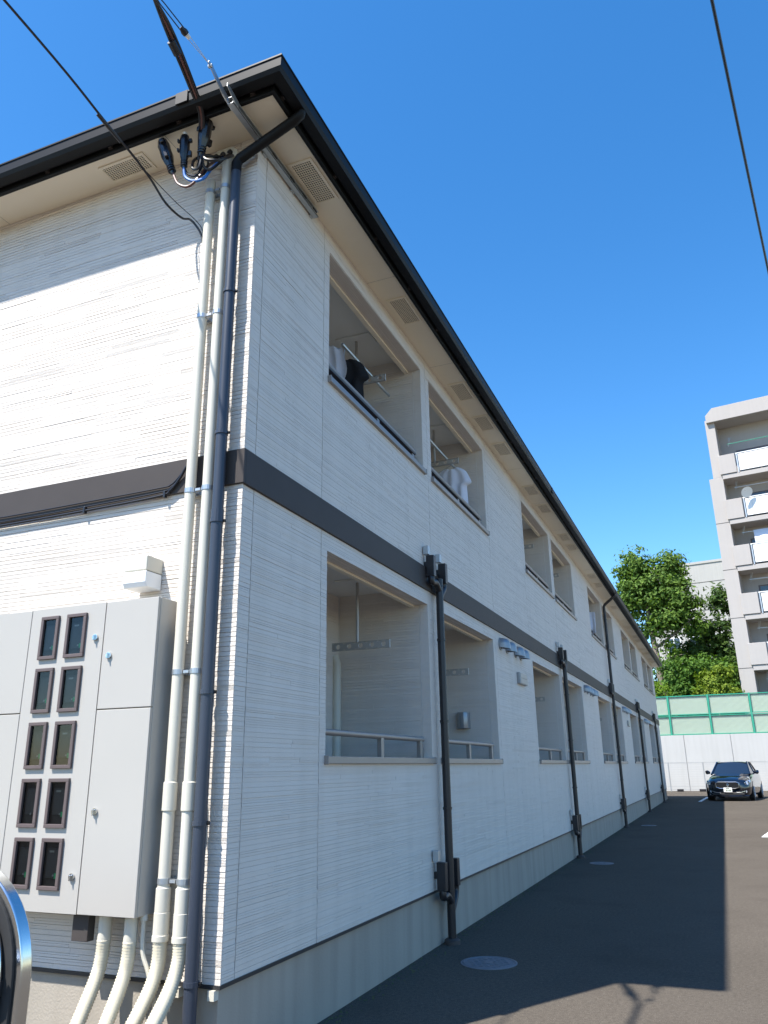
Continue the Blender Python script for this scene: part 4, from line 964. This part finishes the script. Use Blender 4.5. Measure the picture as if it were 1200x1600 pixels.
# ================================================================== TREES AND SHRUBS
def leaf_cloud(lobes, nclump, per, size, seed, clump_r=0.5, inner=0.25, flat=0.0):
    rnd = random.Random(seed); v = []; f = []
    tot = sum(l[3]*l[4]*l[5] for l in lobes)
    for (cx, cy, cz, rx, ry, rz) in lobes:
        nc = max(3, int(nclump*rx*ry*rz/tot))
        for _ in range(nc):
            while True:
                d = Vector((rnd.gauss(0, 1), rnd.gauss(0, 1), rnd.gauss(0, 1)))
                if d.length > 0.1: break
            d.normalize(); k = 1-inner*rnd.random()**1.5*2.2; k = max(0.1, k)*rnd.uniform(0.86, 1.08)
            c = Vector((cx+d.x*rx*k, cy+d.y*ry*k, cz+d.z*rz*k)); cr = clump_r*rnd.uniform(0.55, 1.25)
            for _ in range(per):
                o = Vector((rnd.gauss(0, 0.5), rnd.gauss(0, 0.5), rnd.gauss(0, 0.36)))*cr
                p = c+o; nrm = (d*0.7+o.normalized()*0.5+Vector((rnd.gauss(0, .5), rnd.gauss(0, .5), rnd.gauss(0.45, .5)))).normalized()
                u = nrm.cross(Vector((rnd.gauss(0, 1), rnd.gauss(0, 1), rnd.gauss(0, 1)))).normalized(); w = nrm.cross(u)
                s = size*rnd.uniform(0.6, 1.25); a = u*s; b = w*s*0.55
                i = len(v)
                v += [tuple(p-a), tuple(p-b*0.9+nrm*s*0.12), tuple(p+a), tuple(p+b*0.9+nrm*s*0.12)]
                f += [(i, i+1, i+2), (i, i+2, i+3)]
    return v, f
def tree(name, label, cat, base, trunk, limbs, lobes, m, nclump, per, size, seed, clump_r=0.5, inner=0.25, group=None):
    t = empty(name, base); tag(t, label, cat, group); bx_, by_, bz_ = base
    tk = MB(); P = smooth_path([(p[0]-bx_, p[1]-by_, p[2]-bz_) for p in trunk[0]], 6); n_ = len(P)
    tk.tube(P, [trunk[1]+(trunk[2]-trunk[1])*i/(n_-1) for i in range(n_)], 9)
    for pts, r0, r1 in limbs:
        Q = smooth_path([(p[0]-bx_, p[1]-by_, p[2]-bz_) for p in pts], 5); k = len(Q); tk.tube(Q, [r0+(r1-r0)*i/(k-1) for i in range(k)], 7)
    tk.build('trunk', 'bark', t, smooth=True)
    v, f = leaf_cloud([(a-bx_, b-by_, c-bz_, d, e, g) for a, b, c, d, e, g in lobes], nclump, per, size, seed, clump_r, inner)
    link(fastmesh('crown', v, f, m), 'crown', t)
    return t
tree('broadleaf_tree', 'large two-headed green tree rising behind the far end of the white house', 'tree', (-0.75, 56, 4.6),
     ([(-0.7, 56, 4.4), (-0.8, 56, 8), (-1.05, 56, 11), (-1.2, 56, 14), (-1.6, 56, 16.5)], 0.30, 0.05),
     [([(-1.0, 56, 10.2), (0.0, 56, 12.6), (0.7, 56.1, 15.2), (0.9, 56, 16.3)], 0.16, 0.03), ([(-0.9, 56, 9.5), (0.8, 55.8, 10.6), (2.1, 55.6, 11.6)], 0.12, 0.03), ([(-1.1, 56, 11.5), (-2.2, 56.3, 13), (-2.7, 56, 14.2)], 0.1, 0.03), ([(-0.8, 56, 8.2), (0.4, 55.7, 8.8), (1.1, 55.6, 8.9)], 0.07, 0.02)],
     [(-1.75, 56, 15.2, 1.45, 1.4, 2.2), (-2.2, 56, 13.3, 1.35, 1.4, 1.8), (0.75, 56, 15.0, 1.3, 1.3, 1.9), (-0.5, 56, 13.4, 1.7, 1.6, 1.8), (1.35, 56, 12.6, 1.4, 1.4, 1.6), (0.1, 56, 11.5, 1.8, 1.5, 1.2), (-1.9, 56, 10.6, 0.9, 0.9, 0.9), (2.0, 55.8, 11.0, 0.9, 0.9, 0.8), (0.5, 55.7, 8.9, 0.9, 0.8, 0.7), (-0.1, 55.7, 9.6, 0.5, 0.6, 0.4)],
     'leaf_a', 560, 36, 0.17, 3, 0.62, 0.45)
tree('dark_tree', 'dark feathery tree growing against the left side of the apartment block', 'tree', (3.6, 58, 5.2),
     ([(3.6, 58, 5.0), (3.5, 58, 9), (3.7, 58, 12)], 0.2, 0.04), [([(3.5, 58, 8), (2.6, 57.8, 9.5)], 0.08, 0.02), ([(3.5, 58, 9.5), (4.4, 57.8, 11)], 0.07, 0.02)],
     [(3.9, 58, 12.6, 0.9, 0.9, 1.5), (3.2, 58, 10.6, 1.2, 1.1, 1.1), (2.4, 58, 9.5, 1.1, 1.0, 0.9), (4.0, 58, 9.0, 1.3, 1.1, 1.4), (3.0, 58, 7.9, 1.2, 1.1, 1.0), (1.5, 58.5, 9.4, 1.2, 1.0, 1.0), (2.2, 58.5, 11.0, 0.9, 0.9, 0.7), (0.6, 59, 7.6, 1.4, 1.0, 1.0)],
     'leaf_b', 300, 36, 0.16, 5, 0.5, 0.3)
tree('broadleaf_shrub', 'bright green leafy bush under the large tree, left of the yellowish bush', 'shrub', (0.6, 54, 4.0),
     ([(0.6, 54, 3.8), (0.6, 54, 6), (0.7, 54, 7)], 0.1, 0.03), [([(0.6, 54, 5), (1.4, 54, 6.5)], 0.05, 0.02)],
     [(0.3, 54, 6.9, 1.1, 0.9, 1.2), (1.3, 54, 7.6, 1.1, 0.9, 0.9), (0.9, 53.8, 5.9, 1.2, 0.9, 1.0), (-0.2, 54, 8.0, 0.7, 0.7, 0.6)], 'leaf_d', 150, 32, 0.13, 8, 0.38, 0.4)
tree('yellow_shrub', 'yellow-green layered bush standing just behind the green fence', 'shrub', (2.7, 52, 3.6),
     ([(2.7, 52, 3.4), (2.8, 52, 5.4), (3.0, 52, 6.8)], 0.09, 0.03), [([(2.8, 52, 5), (3.5, 51.8, 6.4)], 0.05, 0.02), ([(2.8, 52, 5), (2.1, 51.9, 6.2)], 0.05, 0.02)],
     [(2.6, 52, 6.6, 1.05, 0.9, 0.65), (3.2, 52, 7.1, 0.8, 0.8, 0.5), (1.9, 52, 5.9, 0.7, 0.7, 0.5), (3.3, 51.8, 5.9, 0.8, 0.7, 0.6)], 'leaf_c', 110, 32, 0.12, 9, 0.32, 0.35)
tree('low_shrub', 'low round bush peeping over the green fence below the yellowish bush', 'shrub', (3.35, 50, 3.1),
     ([(3.35, 50, 3.0), (3.35, 50, 4.6)], 0.06, 0.03), [], [(3.35, 50, 4.9, 0.75, 0.6, 0.75)], 'leaf_e', 40, 30, 0.09, 12, 0.25, 0.4)
tree('clipped_hedge', 'smooth rounded clipped bush at the far end of the white house', 'shrub', (-0.75, 50.5, 3.1),
     ([(-0.75, 50.5, 3.0), (-0.75, 50.5, 5)], 0.08, 0.03), [], [(-0.75, 50.5, 5.2, 0.95, 0.9, 1.45), (-1.2, 50.5, 5.6, 0.9, 0.9, 1.4)], 'leaf_e', 330, 26, 0.07, 14, 0.2, 0.12)
tree('mid_shrub', 'mid green bushy tree behind the yellowish bush, beside the apartment block', 'shrub', (2.6, 55.5, 4.4),
     ([(2.6, 55.5, 4.2), (2.6, 55.5, 7.5)], 0.1, 0.03), [], [(2.3, 55.5, 7.9, 1.5, 1.1, 0.9), (3.6, 55.2, 7.6, 1.1, 1.0, 1.0), (1.4, 55.5, 6.6, 1.3, 1.0, 0.9), (3.3, 55.2, 6.2, 1.3, 0.9, 0.9)], 'leaf_d', 170, 30, 0.13, 16, 0.4, 0.4)
rn = random.Random(7); lob = [(rn.uniform(-9, 12), rn.uniform(57, 66), rn.uniform(5.4, 8.6), 1.5, 1.3, 1.2) for _ in range(26)]
v, f = leaf_cloud(lob, 420, 26, 0.2, 21, 0.6, 0.3)
und = link(fastmesh('undergrowth', v, f, 'leaf_b'), 'undergrowth'); und['label'] = 'dark green undergrowth covering the slope behind the fence'; und['category'] = 'undergrowth'; und['kind'] = 'stuff'

# ================================================================== LAUNDRY
def cloth(name, outline_rows, m, label, cat, th_=0.008):
    c = MB(); n = len(outline_rows[0])
    for r in outline_rows: c.v += [tuple(p) for p in r]
    for i in range(len(outline_rows)-1):
        for j in range(n-1): c.f.append((i*n+j, i*n+j+1, (i+1)*n+j+1, (i+1)*n+j))
    o = c.build(name, m, None, smooth=True); s = o.modifiers.new('t', 'SOLIDIFY'); s.thickness = th_; b = o.modifiers.new('s', 'SUBSURF'); b.levels = 1; b.render_levels = 1
    tag(o, label, cat); return o
def hang(y, x0, x1, ztop, drop, seed, nx_=12, nz=7, amp=0.03):
    rn = random.Random(seed); ph = rn.uniform(0, 6)
    return [[(x0+(x1-x0)*j/(nx_-1)+0.008*rn.gauss(0, 1), y+amp*math.sin(ph+j*1.9)*(0.3+i/nz)+0.02*math.sin(i), ztop-drop*i/(nz-1)-0.02*abs(math.sin(j*1.1))) for j in range(nx_)] for i in range(nz)]
for y0, y1, lb in ((2.14, 3.35, 'drying pole with laundry in the nearest upper balcony'), (3.85, 5.95, 'drying pole in the second upper balcony')):
    tag(MB().tube([(-0.33, y0, 5.46), (-0.33, y1, 5.46)], 0.016, 8).build('drying_pole', 'galv', None, smooth='auto'), lb, 'drying pole')
cloth('hanging_towel', [[(x+0.05*math.sin(i*0.9)*(j/15), y, z-0.12*(j/15)**2*(i > 0)+0.03*math.sin(j*0.8)) for j, (x, y, z) in enumerate(r)] for i, r in enumerate(hang(2.10, -0.80, -0.30, 5.45, 0.80, 1, nx_=16, nz=9, amp=0.07))], 'cloth_w', 'pale white towel hanging in the nearest upper balcony', 'towel', 0.004)
# white T-shirt on a hanger: body with two sleeves
rows_ = []
def sh_w(t):      # half width of the shirt at height t (0 top .. 1 hem)
    if t < 0.08: return 0.09+1.3*t
    if t < 0.36: return 0.194+0.30*(t-0.08)
    if t < 0.40: return 0.278-2.3*(t-0.36)
    return 0.186+0.02*t
def shirt(O2, m, label, cat, slope=0.0):
    rows_ = []
    for i in range(15):
        t = i/14; w_ = sh_w(t)
        rows_.append([(O2[0]+w_*(2*j/16-1), O2[1]+0.035*math.sin(j*1.25+0.8*t)*(0.3+t)-0.04*(1-abs(2*j/16-1)), O2[2]+0.05-0.62*t-slope*(2*j/16-1)-(0.04*(1-abs(2*j/16-1)) if t < 0.1 else 0)-0.10*t*abs(2*j/16-1)*(t < 0.4)) for j in range(17)])
    o = cloth('hanging_shirt', rows_, m, label, cat, 0.004)
    MB().tube([(O2[0]-0.18, O2[1], O2[2]+0.01), (O2[0], O2[1], O2[2]+0.09), (O2[0], O2[1], O2[2]+0.15)], 0.006, 6).build('hanger', 'galv', o)
shirt((-0.30, 5.5, 5.31), 'cloth_w', 'white short-sleeved T-shirt hanging in the second upper balcony', 'shirt')
shirt((-0.42, 2.38, 5.40), 'cloth_k', 'black short-sleeved shirt hanging beside the white towel in the nearest upper balcony', 'shirt', 0.03)
cloth('hanging_sheet', hang(16.15, -0.35, 0.06, 5.22, 0.55, 5, amp=0.05), 'cloth_w', 'white laundry bulging out of the fifth upper balcony', 'laundry')
